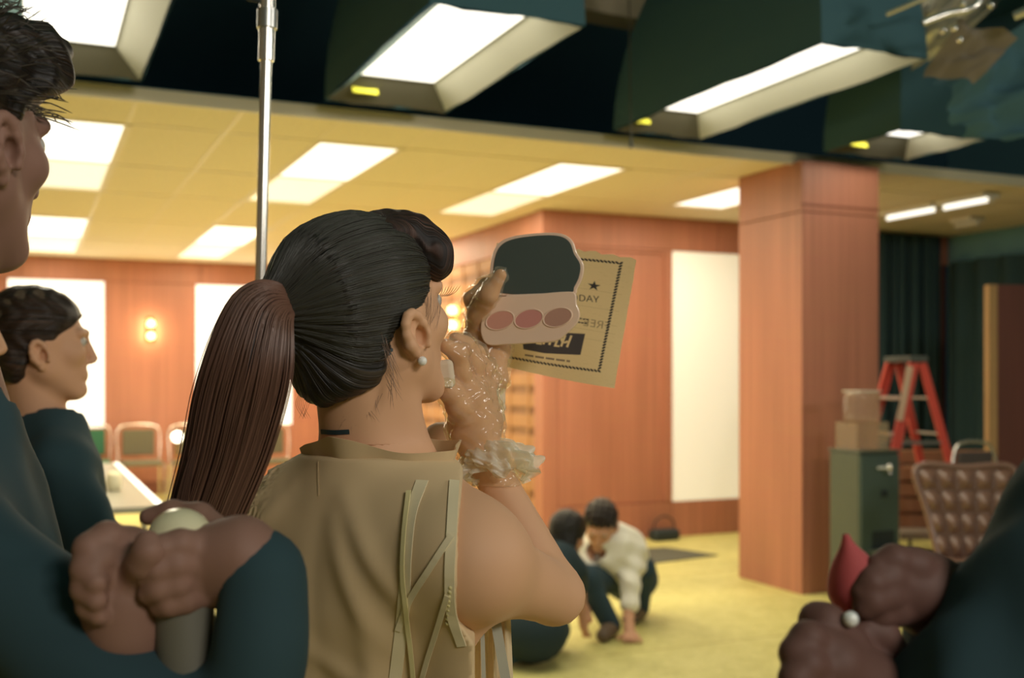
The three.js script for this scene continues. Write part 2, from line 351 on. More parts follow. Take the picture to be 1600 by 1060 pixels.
softbox(5.47, 'hanging softbox at the right, half covered by black drape', { near: -0.2 });

{ const a = W(981, -140, 5.9), b = W(986, 222, 5.9), c = thing('hanging_wire', 'thin cable hanging left of the large hooded softbox', 'cable', b.toArray()); part('cable', rod(v3(0, 0, 0), a.clone().sub(b), 0.004, 0.004, 8), M.brown, c); part('end_weight', rod(v3(0, -0.03, 0), v3(0, 0.02, 0), 0.009, 0.007, 10), M.rubber, c); }
// fluorescent strip lights in the dim corner at the right
for (const [z0, z1, words, on] of [[-6.35, -6.85, 'lit fluorescent strip light nearer end, right of the pillar', 1], [-6.9, -7.5, 'lit fluorescent strip light adjoining the pillar edge', 1], [-7.35, -7.6, 'short cream strip light fitting, unlit, near the black drape', 0]]) {
  const x = on ? 6.9 : 7.82, t = thing('strip_light', words, 'strip light', [x, CEIL - 0.05, (z0 + z1) / 2]), L = (z0 - z1) / 2;
  part('housing', slab(-0.09, 0.09, 0.01, 0.048, -L, L, 0.006), M.white, t);
  part('tube_lamp', rod(v3(0, -0.008, -L + 0.02), v3(0, -0.008, L - 0.02), 0.018), on ? M.glowTube : M.white, t);
  for (const s of [-1, 1]) part('lamp_holder', slab(-0.02, 0.02, -0.03, 0.012, s * (L - 0.02), s * L), M.white, t);
  if (on) areaLight(0.05, 2 * L, v3(x, CEIL - 0.085, (z0 + z1) / 2), v3(x, 0, (z0 + z1) / 2), WARM, 2.5);
}
// wall sconces with two bulbs
function sconce(pos, turn, words) {
  const t = thing('wall_sconce', words, 'wall lamp', [pos.x, pos.y, pos.z], turn, 'double-bulb wall sconces');
  part('back_plate', slab(-0.05, 0.05, -0.15, 0.15, 0, 0.02, 0.008), M.brass, t);
  for (const s of [-1, 1]) {
    part('socket', rod(v3(0, s * 0.01, 0.07), v3(0, s * 0.035, 0.07), 0.025), M.brass, t);
    part('bulb', ball(0.045, 0, s * 0.075, 0.07), M.glowBulb, t);
  }
  part('arm', rod(v3(0, 0, 0.01), v3(0, 0, 0.07), 0.014), M.brass, t);
  const c = t.localToWorld(v3(0, 0, 0)); t.updateMatrixWorld();
  for (const s of [-1, 1]) { const l = new THREE.PointLight(lin(1, 0.7, 0.35), 0.35); l.position.copy(t.localToWorld(v3(0, s * 0.075, 0.07))); l.castShadow = true; scene.add(l); }
}
{
  const k = (235 - 800) / FOCAL, d = -ZB / (CS - SN * k);
  sconce(v3(CS * k * d + SN * d, EYE + (590 - 516) / FOCAL * d, ZB), 0, 'double-bulb wall sconce between the two white glowing panels');
  const k2 = (718 - 800) / FOCAL, d2 = XC / (CS * k2 + SN);
  sconce(v3(XC - 0.012, EYE + (590 - 497) / FOCAL * d2, SN * k2 * d2 - CS * d2), -Math.PI / 2, 'double-bulb wall sconce on the lapped board wall by the hands');
}
// unseen panels added as soft fill light behind the lens, to the right
for (const [x, z, words] of [[1.1, 2.6, 'added fill light panel behind the camera, the one nearer the middle'], [5.2, 1.2, 'added fill light panel behind the camera, the one nearer the black drape']]) {
  const aim = v3(0.2, 1.9, -2.6), at = v3(x, 3.0, z), q = thing('fill_panel', words, 'fill light', at.toArray(), Math.atan2(aim.x - x, aim.z - z));
  part('housing', box(1.3, 0.7, 0.08, 0, 0, -0.05), M.rubber, q); part('glowing_face', box(1.24, 0.64, 0.02), glowing(lin(1, 0.97, 0.9), 1.5), q);
  part('hanger', rod(v3(0, 0.2, -0.05), v3(0, TOP - 3.0, -0.05), 0.015), M.rubber, q);
  const f = v3(aim.x - x, 0, aim.z - z).normalize(), p = at.clone().addScaledVector(f, 0.03);
  areaLight(1.24, 0.64, p, p.clone().addScaledVector(f, 5).setY(p.y - 0.6), COOL, FILLPANEL);
}
// ---------------------------------------------------------------- bodies: smooth distance fields and their meshes
const clamp = (x, a, b) => (x < a ? a : x > b ? b : x);
const sstep = (a, b, x) => { const t = clamp((x - a) / (b - a), 0, 1); return t * t * (3 - 2 * t); };
const smin = (a, b, k) => { const h = Math.max(k - Math.abs(a - b), 0) / k; return Math.min(a, b) - h * h * k * 0.25; };
const smax = (a, b, k) => -smin(-a, -b, k);
function capsule(a, b, ra, rb = ra, k = 0.02) {
  const ax = a.x, ay = a.y, az = a.z, bx = b.x - ax, by = b.y - ay, bz = b.z - az, l = 1 / (bx * bx + by * by + bz * bz + 1e-9);
  const f = (x, y, z) => { const px = x - ax, py = y - ay, pz = z - az, t = clamp((px * bx + py * by + pz * bz) * l, 0, 1), dx = px - t * bx, dy = py - t * by, dz = pz - t * bz; return Math.sqrt(dx * dx + dy * dy + dz * dz) - ra - (rb - ra) * t; };
  f.k = k; return f;
}
function egg(c, r, q, k = 0.02) {
  const iq = q ? q.clone().invert() : null, v = v3(0, 0, 0);
  const f = (x, y, z) => {
    v.set(x - c.x, y - c.y, z - c.z); if (iq) v.applyQuaternion(iq);
    const ax = v.x / r[0], ay = v.y / r[1], az = v.z / r[2], k0 = Math.sqrt(ax * ax + ay * ay + az * az), bx = ax / r[0], by = ay / r[1], bz = az / r[2], k1 = Math.sqrt(bx * bx + by * by + bz * bz);
    return k1 < 1e-6 ? -Math.min(...r) : k0 * (k0 - 1) / k1;
  };
  f.k = k; return f;
}
const cutOut = (f) => { f.neg = true; return f; };
function blend(list) {
  return (x, y, z) => { let d = 1e3; for (const f of list) { const v = f(x, y, z); d = f.neg ? smax(d, -v, f.k) : d > 900 ? v : smin(d, v, f.k); } return d; };
}
// chain of capsules through points with radii
const chain = (pts, rad, k = 0.012) => pts.slice(1).map((p, i) => capsule(pts[i], p, rad[i], rad[i + 1], k));
// surface net of f = 0 inside the box lo..hi
function skinMesh(f, lo, hi, cell) {
  const n = [0, 1, 2].map((i) => Math.ceil((hi[i] - lo[i]) / cell) + 1), [nx, ny, nz] = n, val = new Float32Array(nx * ny * nz), B = 4;
  for (let k = 0; k < nz; k += B) for (let j = 0; j < ny; j += B) for (let i = 0; i < nx; i += B) {
    const c = f(lo[0] + (i + 1.5) * cell, lo[1] + (j + 1.5) * cell, lo[2] + (k + 1.5) * cell), far = Math.abs(c) > cell * 5.5;
    for (let kk = k; kk < Math.min(k + B, nz); kk++) for (let jj = j; jj < Math.min(j + B, ny); jj++) for (let ii = i; ii < Math.min(i + B, nx); ii++) val[(kk * ny + jj) * nx + ii] = far ? c : f(lo[0] + ii * cell, lo[1] + jj * cell, lo[2] + kk * cell);
  }
  const id = new Int32Array(nx * ny * nz).fill(-1), pos = [], idx = [];
  const at = (i, j, k) => (k * ny + j) * nx + i;
  for (let k = 0; k < nz - 1; k++) for (let j = 0; j < ny - 1; j++) for (let i = 0; i < nx - 1; i++) {
    let mask = 0; const c = [];
    for (let q = 0; q < 8; q++) { const v = val[at(i + (q & 1), j + ((q >> 1) & 1), k + (q >> 2))]; c.push(v); if (v < 0) mask |= 1 << q; }
    if (mask === 0 || mask === 255) continue;
    let sx = 0, sy = 0, sz = 0, m = 0;
    for (const [a, b] of EDGES) if ((c[a] < 0) !== (c[b] < 0)) { const t = c[a] / (c[a] - c[b]); sx += (a & 1) + ((b & 1) - (a & 1)) * t; sy += ((a >> 1) & 1) + (((b >> 1) & 1) - ((a >> 1) & 1)) * t; sz += (a >> 2) + ((b >> 2) - (a >> 2)) * t; m++; }
    id[at(i, j, k)] = pos.length / 3; pos.push(lo[0] + (i + sx / m) * cell, lo[1] + (j + sy / m) * cell, lo[2] + (k + sz / m) * cell);
  }
  const quad = (a, b, c, d, flip) => { if (a < 0 || b < 0 || c < 0 || d < 0) return; if (flip) idx.push(a, c, b, a, d, c); else idx.push(a, b, c, a, c, d); };
  for (let k = 1; k < nz - 1; k++) for (let j = 1; j < ny - 1; j++) for (let i = 1; i < nx - 1; i++) {
    const v = val[at(i, j, k)] < 0;
    if (v !== val[at(i + 1, j, k)] < 0) quad(id[at(i, j - 1, k - 1)], id[at(i, j, k - 1)], id[at(i, j, k)], id[at(i, j - 1, k)], !v);
    if (v !== val[at(i, j + 1, k)] < 0) quad(id[at(i - 1, j, k - 1)], id[at(i - 1, j, k)], id[at(i, j, k)], id[at(i, j, k - 1)], !v);
    if (v !== val[at(i, j, k + 1)] < 0) quad(id[at(i - 1, j - 1, k)], id[at(i, j - 1, k)], id[at(i, j, k)], id[at(i - 1, j, k)], !v);
  }
  const nor = new Float32Array(pos.length), e = cell * 0.5;
  for (let i = 0; i < pos.length; i += 3) {
    const x = pos[i], y = pos[i + 1], z = pos[i + 2], gx = f(x + e, y, z) - f(x - e, y, z), gy = f(x, y + e, z) - f(x, y - e, z), gz = f(x, y, z + e) - f(x, y, z - e), l = Math.hypot(gx, gy, gz) || 1;
    nor[i] = gx / l; nor[i + 1] = gy / l; nor[i + 2] = gz / l;
  }
  const g = new THREE.BufferGeometry();
  g.setAttribute('position', new THREE.Float32BufferAttribute(pos, 3)); g.setAttribute('normal', new THREE.BufferAttribute(nor, 3)); g.setIndex(idx);
  g.setAttribute('uv', new THREE.BufferAttribute(new Float32Array(pos.length / 3 * 2), 2));
  return g;
}
const EDGES = []; for (let a = 0; a < 8; a++) for (const s of [1, 2, 4]) if (!(a & s)) EDGES.push([a, a | s]);
// box round a set of points
const around = (pts, m) => [[0, 1, 2].map((i) => Math.min(...pts.map((p) => p.getComponent(i))) - m), [0, 1, 2].map((i) => Math.max(...pts.map((p) => p.getComponent(i))) + m)];
// local frame of a head or trunk: right r, up y, forward f; turn from straight away towards the right
function frame(c, turn, pitch = 0, roll = 0, s = 1) {
  const q = new THREE.Quaternion().setFromEuler(new THREE.Euler(pitch, -turn, roll, 'YXZ'));
  const P = (r, y, f) => v3(r * s, y * s, -f * s).applyQuaternion(q).add(c);
  P.q = q; P.s = s; P.c = c;
  const iq = q.clone().invert(), t = v3(0, 0, 0);
  P.inv = (x, y, z) => { t.set(x, y, z).sub(c).applyQuaternion(iq).divideScalar(s); t.z = -t.z; return t; };
  return P;
}
// skull, face, jaw, nose, lips, ears
function headShape(H, jaw = 1) {
  const s = H.s, L = [];
  const c = (a, b, ra, rb, k) => L.push(capsule(H(...a), H(...b), ra * s, rb * s, k * s)), e = (p, r, k) => L.push(egg(H(...p), r.map((x) => x * s), H.q, k * s));
  e([0, 0.03, -0.012], [0.073, 0.083, 0.093], 0.03);
  e([0, -0.022, 0.03], [0.058, 0.082, 0.06], 0.03);
  e([0, -0.054, 0.072], [0.026, 0.024, 0.017], 0.02);
  for (const g of [-1, 1]) {
    c([g * 0.05, -0.05, 0.0], [g * 0.018, -0.1 * jaw, 0.066], 0.017, 0.016, 0.03);
    c([g * 0.05, -0.05, 0.0], [g * 0.062, 0.005, 0.0], 0.017, 0.014, 0.03);
    e([g * 0.04, -0.018, 0.056], [0.022, 0.02, 0.026], 0.02);
    c([g * 0.014, 0.028, 0.09], [g * 0.045, 0.027, 0.074], 0.009, 0.009, 0.012);
    c([g * 0.004, -0.0625, 0.0875], [g * 0.02, -0.063, 0.081], 0.0065, 0.0045, 0.008);
    c([g * 0.004, -0.071, 0.086], [g * 0.017, -0.069, 0.081], 0.0068, 0.0045, 0.008);
    e([g * 0.008, -0.035, 0.098], [0.008, 0.007, 0.01], 0.006);
    L.push(cutOut(egg(H(g * 0.033, 0.008, 0.098), [0.016 * s, 0.01 * s, 0.014 * s], H.q, 0.012 * s)));
    // ear: rim, lobe, inner fold over a shallow bowl
    const E = (a, r, out) => H(g * (0.074 + out), -0.02 + r * 0.0275 * Math.sin(a), -0.014 + r * 0.0165 * Math.cos(a) + 0.006 * Math.sin(a) * -1);
    const rim = []; for (let i = 0; i <= 9; i++) { const a = -0.5 + i * 0.5; rim.push(E(a, 1 - 0.06 * (i > 7 ? i - 7 : 0), 0.012 + 0.004 * Math.sin(i * 0.34))); }
    L.push(...chain(rim, rim.map((_, i) => (i > 7 ? 0.007 : 0.0052) * s), 0.005 * s));
    L.push(capsule(E(-1.7, 1.05, 0.006), E(-1.9, 0.7, 0.004), 0.0075 * s, 0.007 * s, 0.008 * s));
    L.push(egg(E(0, 0, 0.003), [0.009 * s, 0.023 * s, 0.0145 * s], H.q, 0.01 * s));
    L.push(cutOut(egg(E(-0.5, 0.16, 0.012), [0.008 * s, 0.011 * s, 0.008 * s], H.q, 0.005 * s)));
    L.push(capsule(E(1.2, 0.55, 0.01), E(-2.6, 0.45, 0.01), 0.003 * s, 0.003 * s, 0.006 * s));
  }
  c([0, 0.02, 0.088], [0, -0.028, 0.108], 0.008, 0.009, 0.012);
  e([0, -0.1 * jaw, 0.074], [0.017, 0.013, 0.016], 0.02);
  return L;
}
function eyes(H, parent) {
  for (const g of [-1, 1]) {
    const p = H(g * 0.032, 0.008, 0.0765), eye = part('eye', ball(0.0122 * H.s, p.x, p.y, p.z), EYEWHITE, parent), i = H(g * 0.033, 0.008, 0.0855);
    part('iris', ball(0.0055 * H.s, i.x, i.y, i.z, 10), IRIS, eye);
  }
}
const EYEWHITE = std(lin(0.5, 0.46, 0.4), { roughness: 0.3 }), IRIS = std(lin(0.08, 0.05, 0.03), { roughness: 0.2 });
// first point of field f on the sight line through a pixel
function touch(f, px, py, d0, d1 = d0 + 0.9) {
  const dir = V(px, py, 1); let d = d0;
  for (let i = 0; i < 160 && d < d1; i++) { const p = dir.clone().multiplyScalar(d); p.y = EYE - (py - HORIZON) / FOCAL * d; const v = f(p.x, p.y, p.z); if (v < 0.0003) return p; d += Math.max(v * 0.6, 0.0004); }
  return null;
}
const gradOf = (f, p, e = 0.002) => v3(f(p.x + e, p.y, p.z) - f(p.x - e, p.y, p.z), f(p.x, p.y + e, p.z) - f(p.x, p.y - e, p.z), f(p.x, p.y, p.z + e) - f(p.x, p.y, p.z - e)).normalize();
// a band of cloth, given centre points, side directions, width and outward normals; with thickness
function band(pts, sides, nors, width, thick) {
  const n = pts.length, wd = (i) => (typeof width === 'function' ? width(i / (n - 1)) : width) / 2, C = [[-1, 0], [1, 0], [1, 1], [-1, 1]], out = [];
  const at = (i, [a, b]) => pts[i].clone().addScaledVector(sides[i], a * wd(i)).addScaledVector(nors[i], b * thick);
  for (let k = 0; k < 4; k++) {                                               // each face smooth along its length
    const pos = [], idx = [];
    for (let i = 0; i < n; i++) { for (const c of [C[k], C[(k + 1) % 4]]) { const p = at(i, c); pos.push(p.x, p.y, p.z); } if (i < n - 1) { const q = 2 * i; idx.push(q, q + 1, q + 2, q + 1, q + 3, q + 2); } }
    const g = new THREE.BufferGeometry(); g.setAttribute('position', new THREE.Float32BufferAttribute(pos, 3)); g.setIndex(idx); g.computeVertexNormals(); out.push(clean(g));
  }
  for (const e of [0, n - 1]) { const q = [0, 1, 2, 0, 2, 3].map((k) => at(e, C[k]).toArray()).flat(), g = new THREE.BufferGeometry(); g.setAttribute('position', new THREE.Float32BufferAttribute(q, 3)); g.computeVertexNormals(); out.push(clean(g)); }
  return mergeGeometries(out);
}
// a band lying on field f along a smooth line of pixels
function bandOn(f, pix, d0, width, thick, lift = 0.001, steps = 40) {
  const cv = new THREE.CatmullRomCurve3(pix.map(([x, y]) => v3(x, y, 0))), pts = [], nors = [], sides = [];
  for (let i = 0; i <= steps; i++) { const q = cv.getPoint(i / steps), p = touch(f, q.x, q.y, d0); if (p) { const nn = gradOf(f, p, 0.006); pts.push(p.addScaledVector(nn, lift)); nors.push(nn); } }
  for (let i = 0; i < pts.length; i++) { const t = pts[Math.min(i + 1, pts.length - 1)].clone().sub(pts[Math.max(i - 1, 0)]).normalize(); sides.push(t.cross(nors[i]).normalize()); }
  return pts.length > 2 ? band(pts, sides, nors, width, thick) : null;
}
// many fine strands merged: lines is a list of point lists
function strands(lines, r, n = 3, seg = 16) {
  const pos = [], nor = [], idx = []; let base = 0;
  for (const pts of lines) {
    const cv = new THREE.CatmullRomCurve3(pts, false, 'centripetal'), L = [];
    for (let i = 0; i <= seg; i++) L.push(cv.getPoint(i / seg));
    // the axis least along the strand anywhere, so that the section never flips
    const worst = [0, 0, 0]; for (let i = 0; i < seg; i++) { const t = L[i + 1].clone().sub(L[i]).normalize(); for (let k = 0; k < 3; k++) worst[k] = Math.max(worst[k], Math.abs(t.getComponent(k))); }
    const ref = v3(0, 0, 0).setComponent(worst.indexOf(Math.min(...worst)), 1);
    for (let i = 0; i <= seg; i++) {
      const t = L[Math.min(i + 1, seg)].clone().sub(L[Math.max(i - 1, 0)]).normalize(), u = ref.clone().cross(t).normalize(), w = t.clone().cross(u);
      const rad = (typeof r === 'function' ? r() : r) * (i === seg ? 0.3 : i === 0 ? 0.6 : 1);
      for (let k = 0; k < n; k++) { const c = Math.cos(k / n * 6.2832), s = Math.sin(k / n * 6.2832), d = u.clone().multiplyScalar(c).addScaledVector(w, s); pos.push(L[i].x + d.x * rad, L[i].y + d.y * rad, L[i].z + d.z * rad); nor.push(d.x, d.y, d.z); }
      if (i < seg) for (let k = 0; k < n; k++) { const p = base + i * n + k, q = base + i * n + (k + 1) % n; idx.push(p, q, p + n, q, q + n, p + n); }
    }
    base += (seg + 1) * n;
  }
  const g = new THREE.BufferGeometry(); g.setAttribute('position', new THREE.Float32BufferAttribute(pos, 3)); g.setAttribute('normal', new THREE.Float32BufferAttribute(nor, 3)); g.setIndex(idx);
  g.setAttribute('uv', new THREE.BufferAttribute(new Float32Array(pos.length / 3 * 2), 2)); return g;
}
// hair mesh with strands running to a gathering point; the seam of the map is turned to local direction seamDir
function strandUV(g, root, axis, side, k = 6, s = 0.12) {
  const up = axis.clone().cross(side).normalize(), p = g.attributes.position, uv = g.attributes.uv, q = v3(0, 0, 0);
  for (let i = 0; i < p.count; i++) { q.fromBufferAttribute(p, i).sub(root); uv.setXY(i, Math.atan2(q.dot(up), q.dot(side)) / 6.2832 * k, q.length() / s); }
  return g;
}
const pores = texture(128, 128, (u, v) => 0.5 * vnoise(u * 40, v * 40, 40, 40) + 0.5 * vnoise(u * 90, v * 90, 90, 90), false);
const skin = (r, g, b) => phys(lin(r, g, b), { roughness: 0.6, specularIntensity: 0.6, sheen: 0.12, sheenRoughness: 0.5, sheenColor: lin(1, 0.8, 0.65) });
const hairMat = (r, g, b, rough = 0.42) => phys(lin(r, g, b), { roughness: rough, map: strandMap, bumpMap: strandBump, bumpScale: 0.0012, specularIntensity: 0.7 });
const strandMat = (r, g, b) => phys(lin(r, g, b), { roughness: 0.38, specularIntensity: 0.8 });
// ---------------------------------------------------------------- the woman with the ponytail
{
  const N = V(562, 726, 1.30), base = v3(N.x, 0, N.z), BODY = frame(N, 0.56), HEAD = frame(V(580, 499, 1.30), 0.7, 0.22, 0, 0.97);
  const w = viewThing('person', 'woman with a long brown ponytail in a yellow sleeveless dress, doing her makeup', 'person', base);
  const SK = skin(0.64, 0.36, 0.205), HAIRD = hairMat(0.07, 0.072, 0.06), HAIRR = hairMat(0.17, 0.092, 0.062), CLOTH = phys(lin(0.62, 0.45, 0.25), { roughness: 0.85, bumpMap: weave, bumpScale: 0.0003, sheen: 0.3, sheenRoughness: 0.6 });
  const B = BODY;
  // ---- skeleton
  const shR = B(0.158, -0.1, 0.0), elR = V(866, 930, 1.37), wrR = V(757, 716, 1.42), shL = B(-0.15, -0.1, 0.01), elL = V(602, 805, 1.62), wrL = V(766, 590, 1.62);
  const trunk = (o) => [
    egg(B(0, -0.13, 0.035), [0.155 + o, 0.15 + o, 0.098 + o], B.q, 0.05),
    capsule(B(-0.115, -0.088, 0.012), B(0.125, -0.088, 0.012), 0.047 + o, 0.047 + o, 0.05),
    capsule(B(0, -0.025, 0.03), B(0.1, -0.07, 0.02), 0.05 + o, 0.042 + o, 0.05), capsule(B(0, -0.025, 0.03), B(-0.1, -0.07, 0.02), 0.05 + o, 0.042 + o, 0.05),
    egg(B(0, -0.38, 0.03), [0.125 + o, 0.17 + o, 0.088 + o], B.q, 0.06), egg(B(0, -0.55, 0.02), [0.165 + o, 0.14 + o, 0.115 + o], B.q, 0.07)];
  const armR = [capsule(shR, elR, 0.052, 0.037, 0.045), egg(shR, [0.056, 0.055, 0.056], B.q, 0.05), capsule(elR, wrR, 0.036, 0.0235, 0.012)];
  const armL = [capsule(shL, elL, 0.05, 0.037, 0.05), capsule(elL, wrL, 0.036, 0.0235, 0.012)];
  const neck = [capsule(HEAD(0, -0.05, -0.03), B(0, -0.02, 0.025), 0.052, 0.056, 0.035), capsule(HEAD(0.048, -0.045, -0.02), B(0.03, -0.02, 0.07), 0.016, 0.016, 0.03), capsule(HEAD(-0.048, -0.045, -0.02), B(-0.03, -0.02, 0.07), 0.016, 0.016, 0.03)];
  const legs = [-1, 1].flatMap((g) => [capsule(B(g * 0.085, -0.62, 0.02), B(g * 0.075, -0.92, 0.02), 0.08, 0.055, 0.03), capsule(B(g * 0.075, -0.92, 0.02), B(g * 0.07, -1.28, 0.0), 0.052, 0.035, 0.02), capsule(B(g * 0.07, -1.32, -0.02), B(g * 0.08, -1.335, 0.15), 0.036, 0.024, 0.02)]);
  // ---- hands inside the clear gloves
  const handR = [ // palm towards the mouth, fingers bent up, thumb below the sponge
    capsule(wrR, V(738, 672, 1.425), 0.026, 0.03, 0.02), capsule(V(741, 660, 1.42), V(730, 618, 1.405), 0.03, 0.026, 0.02), capsule(V(752, 655, 1.44), V(750, 615, 1.44), 0.026, 0.022, 0.02),
    ...chain([V(727, 622, 1.40), V(720, 582, 1.385), V(716, 552, 1.375), V(697, 541, 1.365)], [0.0135, 0.0125, 0.0115, 0.0095], 0.006),
    ...chain([V(740, 616, 1.42), V(739, 572, 1.41), V(728, 540, 1.40), V(712, 530, 1.392)], [0.0135, 0.0125, 0.0112, 0.009], 0.005),
    ...chain([V(750, 618, 1.44), V(755, 578, 1.435), V(744, 552, 1.425), V(728, 545, 1.415)], [0.013, 0.012, 0.011, 0.009], 0.005),
    ...chain([V(757, 630, 1.455), V(766, 596, 1.455), V(760, 574, 1.45), V(747, 568, 1.44)], [0.0118, 0.0108, 0.0098, 0.0082], 0.005),
    ...chain([V(734, 664, 1.415), V(716, 636, 1.385), V(702, 612, 1.37), V(694, 600, 1.362)], [0.017, 0.0145, 0.0125, 0.0095], 0.008)];
  const handL = [ // holds the palette: thumb on its face, fingers behind
    capsule(wrL, V(757, 545, 1.64), 0.025, 0.029, 0.02), capsule(V(757, 545, 1.64), V(752, 500, 1.635), 0.03, 0.024, 0.02), capsule(V(770, 540, 1.64), V(775, 505, 1.65), 0.024, 0.018, 0.02),
    ...chain([V(756, 520, 1.63), V(748, 490, 1.61), V(764, 460, 1.578), V(782, 430, 1.572)], [0.017, 0.0145, 0.0125, 0.009], 0.008),
    ...chain([V(748, 500, 1.615), V(738, 468, 1.625), V(760, 446, 1.645), V(790, 440, 1.652)], [0.0135, 0.0125, 0.0112, 0.0095], 0.005),
    ...chain([V(754, 505, 1.63), V(752, 476, 1.655), V(778, 464, 1.668), V(806, 462, 1.668)], [0.0135, 0.0122, 0.0112, 0.0095], 0.005),
    ...chain([V(764, 512, 1.645), V(772, 494, 1.668), V(796, 489, 1.675), V(820, 489, 1.672)], [0.0128, 0.0118, 0.0108, 0.0092], 0.005),
    ...chain([V(772, 525, 1.645), V(784, 517, 1.665), V(802, 514, 1.668), V(818, 514, 1.664)], [0.0115, 0.0105, 0.0095, 0.0082], 0.005)];
  const bodyF = blend([...trunk(0), ...armR, ...armL, ...neck, ...legs]);
  const headF = blend([...neck, ...headShape(HEAD)]);
  const fullF = (x, y, z) => smin(bodyF(x, y, z), headF(x, y, z), 0.008);
  const handRF = blend(handR), handLF = blend(handL);
  const hc = HEAD(0, 0, 0), cutY = hc.y - 0.135;
  // one skin: body below the jaw at a coarse grid, head and hands at fine ones
  const gBody = skinMesh((x, y, z) => Math.max(smin(Math.min(bodyF(x, y, z)), 1e3, 0.01), y - cutY), ...[[N.x - 0.42, -0.0, N.z - 0.42], [N.x + 0.4, 1.5, N.z + 0.28]], 0.0085);
  const gHead = skinMesh((x, y, z) => Math.max(fullF(x, y, z), cutY - 0.012 - y), [hc.x - 0.14, cutY - 0.02, hc.z - 0.15], [hc.x + 0.14, hc.y + 0.14, hc.z + 0.15], 0.003);
  const fR = (x, y, z) => smin(handRF(x, y, z), capsule(elR, wrR, 0.036, 0.0235)(x, y, z), 0.012), fL = (x, y, z) => smin(handLF(x, y, z), capsule(elL, wrL, 0.036, 0.0235)(x, y, z), 0.012);
  const arR = around([wrR, V(700, 530, 1.36), V(775, 640, 1.47)], 0.035), arL = around([wrL, V(738, 432, 1.56), V(825, 560, 1.69)], 0.035);
  const gHR = skinMesh(fR, arR[0], arR[1], 0.0027), gHL = skinMesh(fL, arL[0], arL[1], 0.0027);
  const body = part('body', [gBody, gHead, gHR, gHL], SK, w);
  eyes(HEAD, w);
  // ---- nails
  // ---- lashes of the near eye
  { const ls = []; for (let i = 0; i < 9; i++) { const a = -0.4 + i * 0.1; ls.push([HEAD(0.034 + a * 0.03, 0.011, 0.09), HEAD(0.036 + a * 0.04, 0.014, 0.099), HEAD(0.038 + a * 0.05, 0.022, 0.105)]); } part('eyelashes', strands(ls, 0.0004, 3, 5), std(lin(0.03, 0.02, 0.015)), w); }
  // ---- hair: swept-back cap with front roll, gathered in a high ponytail
  const rootL = [-0.012, 0.03, -0.125], root = HEAD(...rootL);
  const capE = egg(HEAD(0, 0.036, -0.022), [0.083, 0.094, 0.106], HEAD.q, 0.02), gather = capsule(HEAD(0, 0.035, -0.08), HEAD(-0.008, 0.032, -0.122), 0.06, 0.026, 0.04), nape = egg(HEAD(0, -0.055, -0.062), [0.062, 0.062, 0.05], HEAD.q, 0.04);
  const capAll = blend([capE, gather, nape]);
  const front = (y) => y > 0.075 ? 0.088 : y > 0.02 ? 0.036 + (y - 0.02) * 0.95 : y > -0.012 ? -0.03 + (y + 0.012) * 2.06 : -0.056 + (y + 0.1) * 0.295;
  const hairF = (x, y, z) => { const d = capAll(x, y, z); if (d > 0.05) return d; const q = HEAD.inv(x, y, z), edge = (q.z - front(q.y)) * 0.7, low = -0.088 + 0.3 * Math.abs(q.x) - q.y; return smax(smax(d, edge, 0.012), low * 0.8, 0.014) + 0.0008 * Math.sin(40 * Math.atan2(q.y - 0.03, q.x + 0.012)); };
  let gh = skinMesh(hairF, [hc.x - 0.16, hc.y - 0.13, hc.z - 0.16], [hc.x + 0.16, hc.y + 0.15, hc.z + 0.19], 0.003);
  const axis = HEAD(0, 0, -1).sub(HEAD(0, 0, 0)).normalize(), left = HEAD(-1, 0, 0).sub(HEAD(0, 0, 0)).normalize();
  const hair = part('hair', strandUV(gh, root, axis, left), HAIRD, w);
  // strands over the cap, from the hairline to the tie
  const lines = [], fine = [];
  for (let i = 0; i < 560; i++) {
    const a = -0.75 + 4.1 * (i / 560) + rr(-0.01, 0.01), out = [], reach = rr(0.75, 1);
    for (let j = 0; j <= 9; j++) {
      const t = reach * j / 9 * 2.5, dir = HEAD(Math.cos(a) * Math.sin(t), Math.sin(a) * Math.sin(t), -Math.cos(t)).sub(HEAD(0, 0, 0)).normalize();
      const o = HEAD(-0.004, 0.025, -0.02); let r = 0.17; let ok = false;
      for (let m = 0; m < 40; m++) { const p = o.clone().addScaledVector(dir, r), d = hairF(p.x, p.y, p.z); if (d < 0.0004) { ok = true; break; } r -= Math.max(d * 0.7, 0.0006); if (r < 0.05) break; }
      if (!ok) break;
      out.push(o.clone().addScaledVector(dir, r + rr(-0.0002, 0.0007)));
    }
    if (out.length > 3) lines.push(out);
  }
  part('hair_strands', strands(lines, () => 0.00055, 3, 14), strandMat(0.055, 0.052, 0.042), hair);
  // front roll, a fringe swept across the brow
  const roll = blend([...chain([HEAD(-0.05, 0.088, 0.04), HEAD(-0.015, 0.1, 0.058), HEAD(0.025, 0.09, 0.072), HEAD(0.048, 0.066, 0.075), HEAD(0.054, 0.048, 0.074)], [0.013, 0.016, 0.016, 0.0145, 0.01], 0.04), egg(HEAD(0.005, 0.1, 0.01), [0.05, 0.022, 0.055], HEAD.q, 0.03)]);
  let gr = skinMesh((x, y, z) => { const q = HEAD.inv(x, y, z); return roll(x, y, z) + 0.0005 * Math.sin(300 * (q.z + 0.5 * q.x)); }, [hc.x - 0.14, hc.y + 0.02, hc.z - 0.16], [hc.x + 0.17, hc.y + 0.16, hc.z + 0.1], 0.003);
  part('fringe', strandUV(gr, HEAD(0.0, 0.09, -0.03), HEAD(0, 1, 0.2).sub(HEAD(0, 0, 0)).normalize(), left, 5, 0.1), hairMat(0.11, 0.07, 0.055, 0.6), w).userData.label = 'reddish brown rolled fringe';
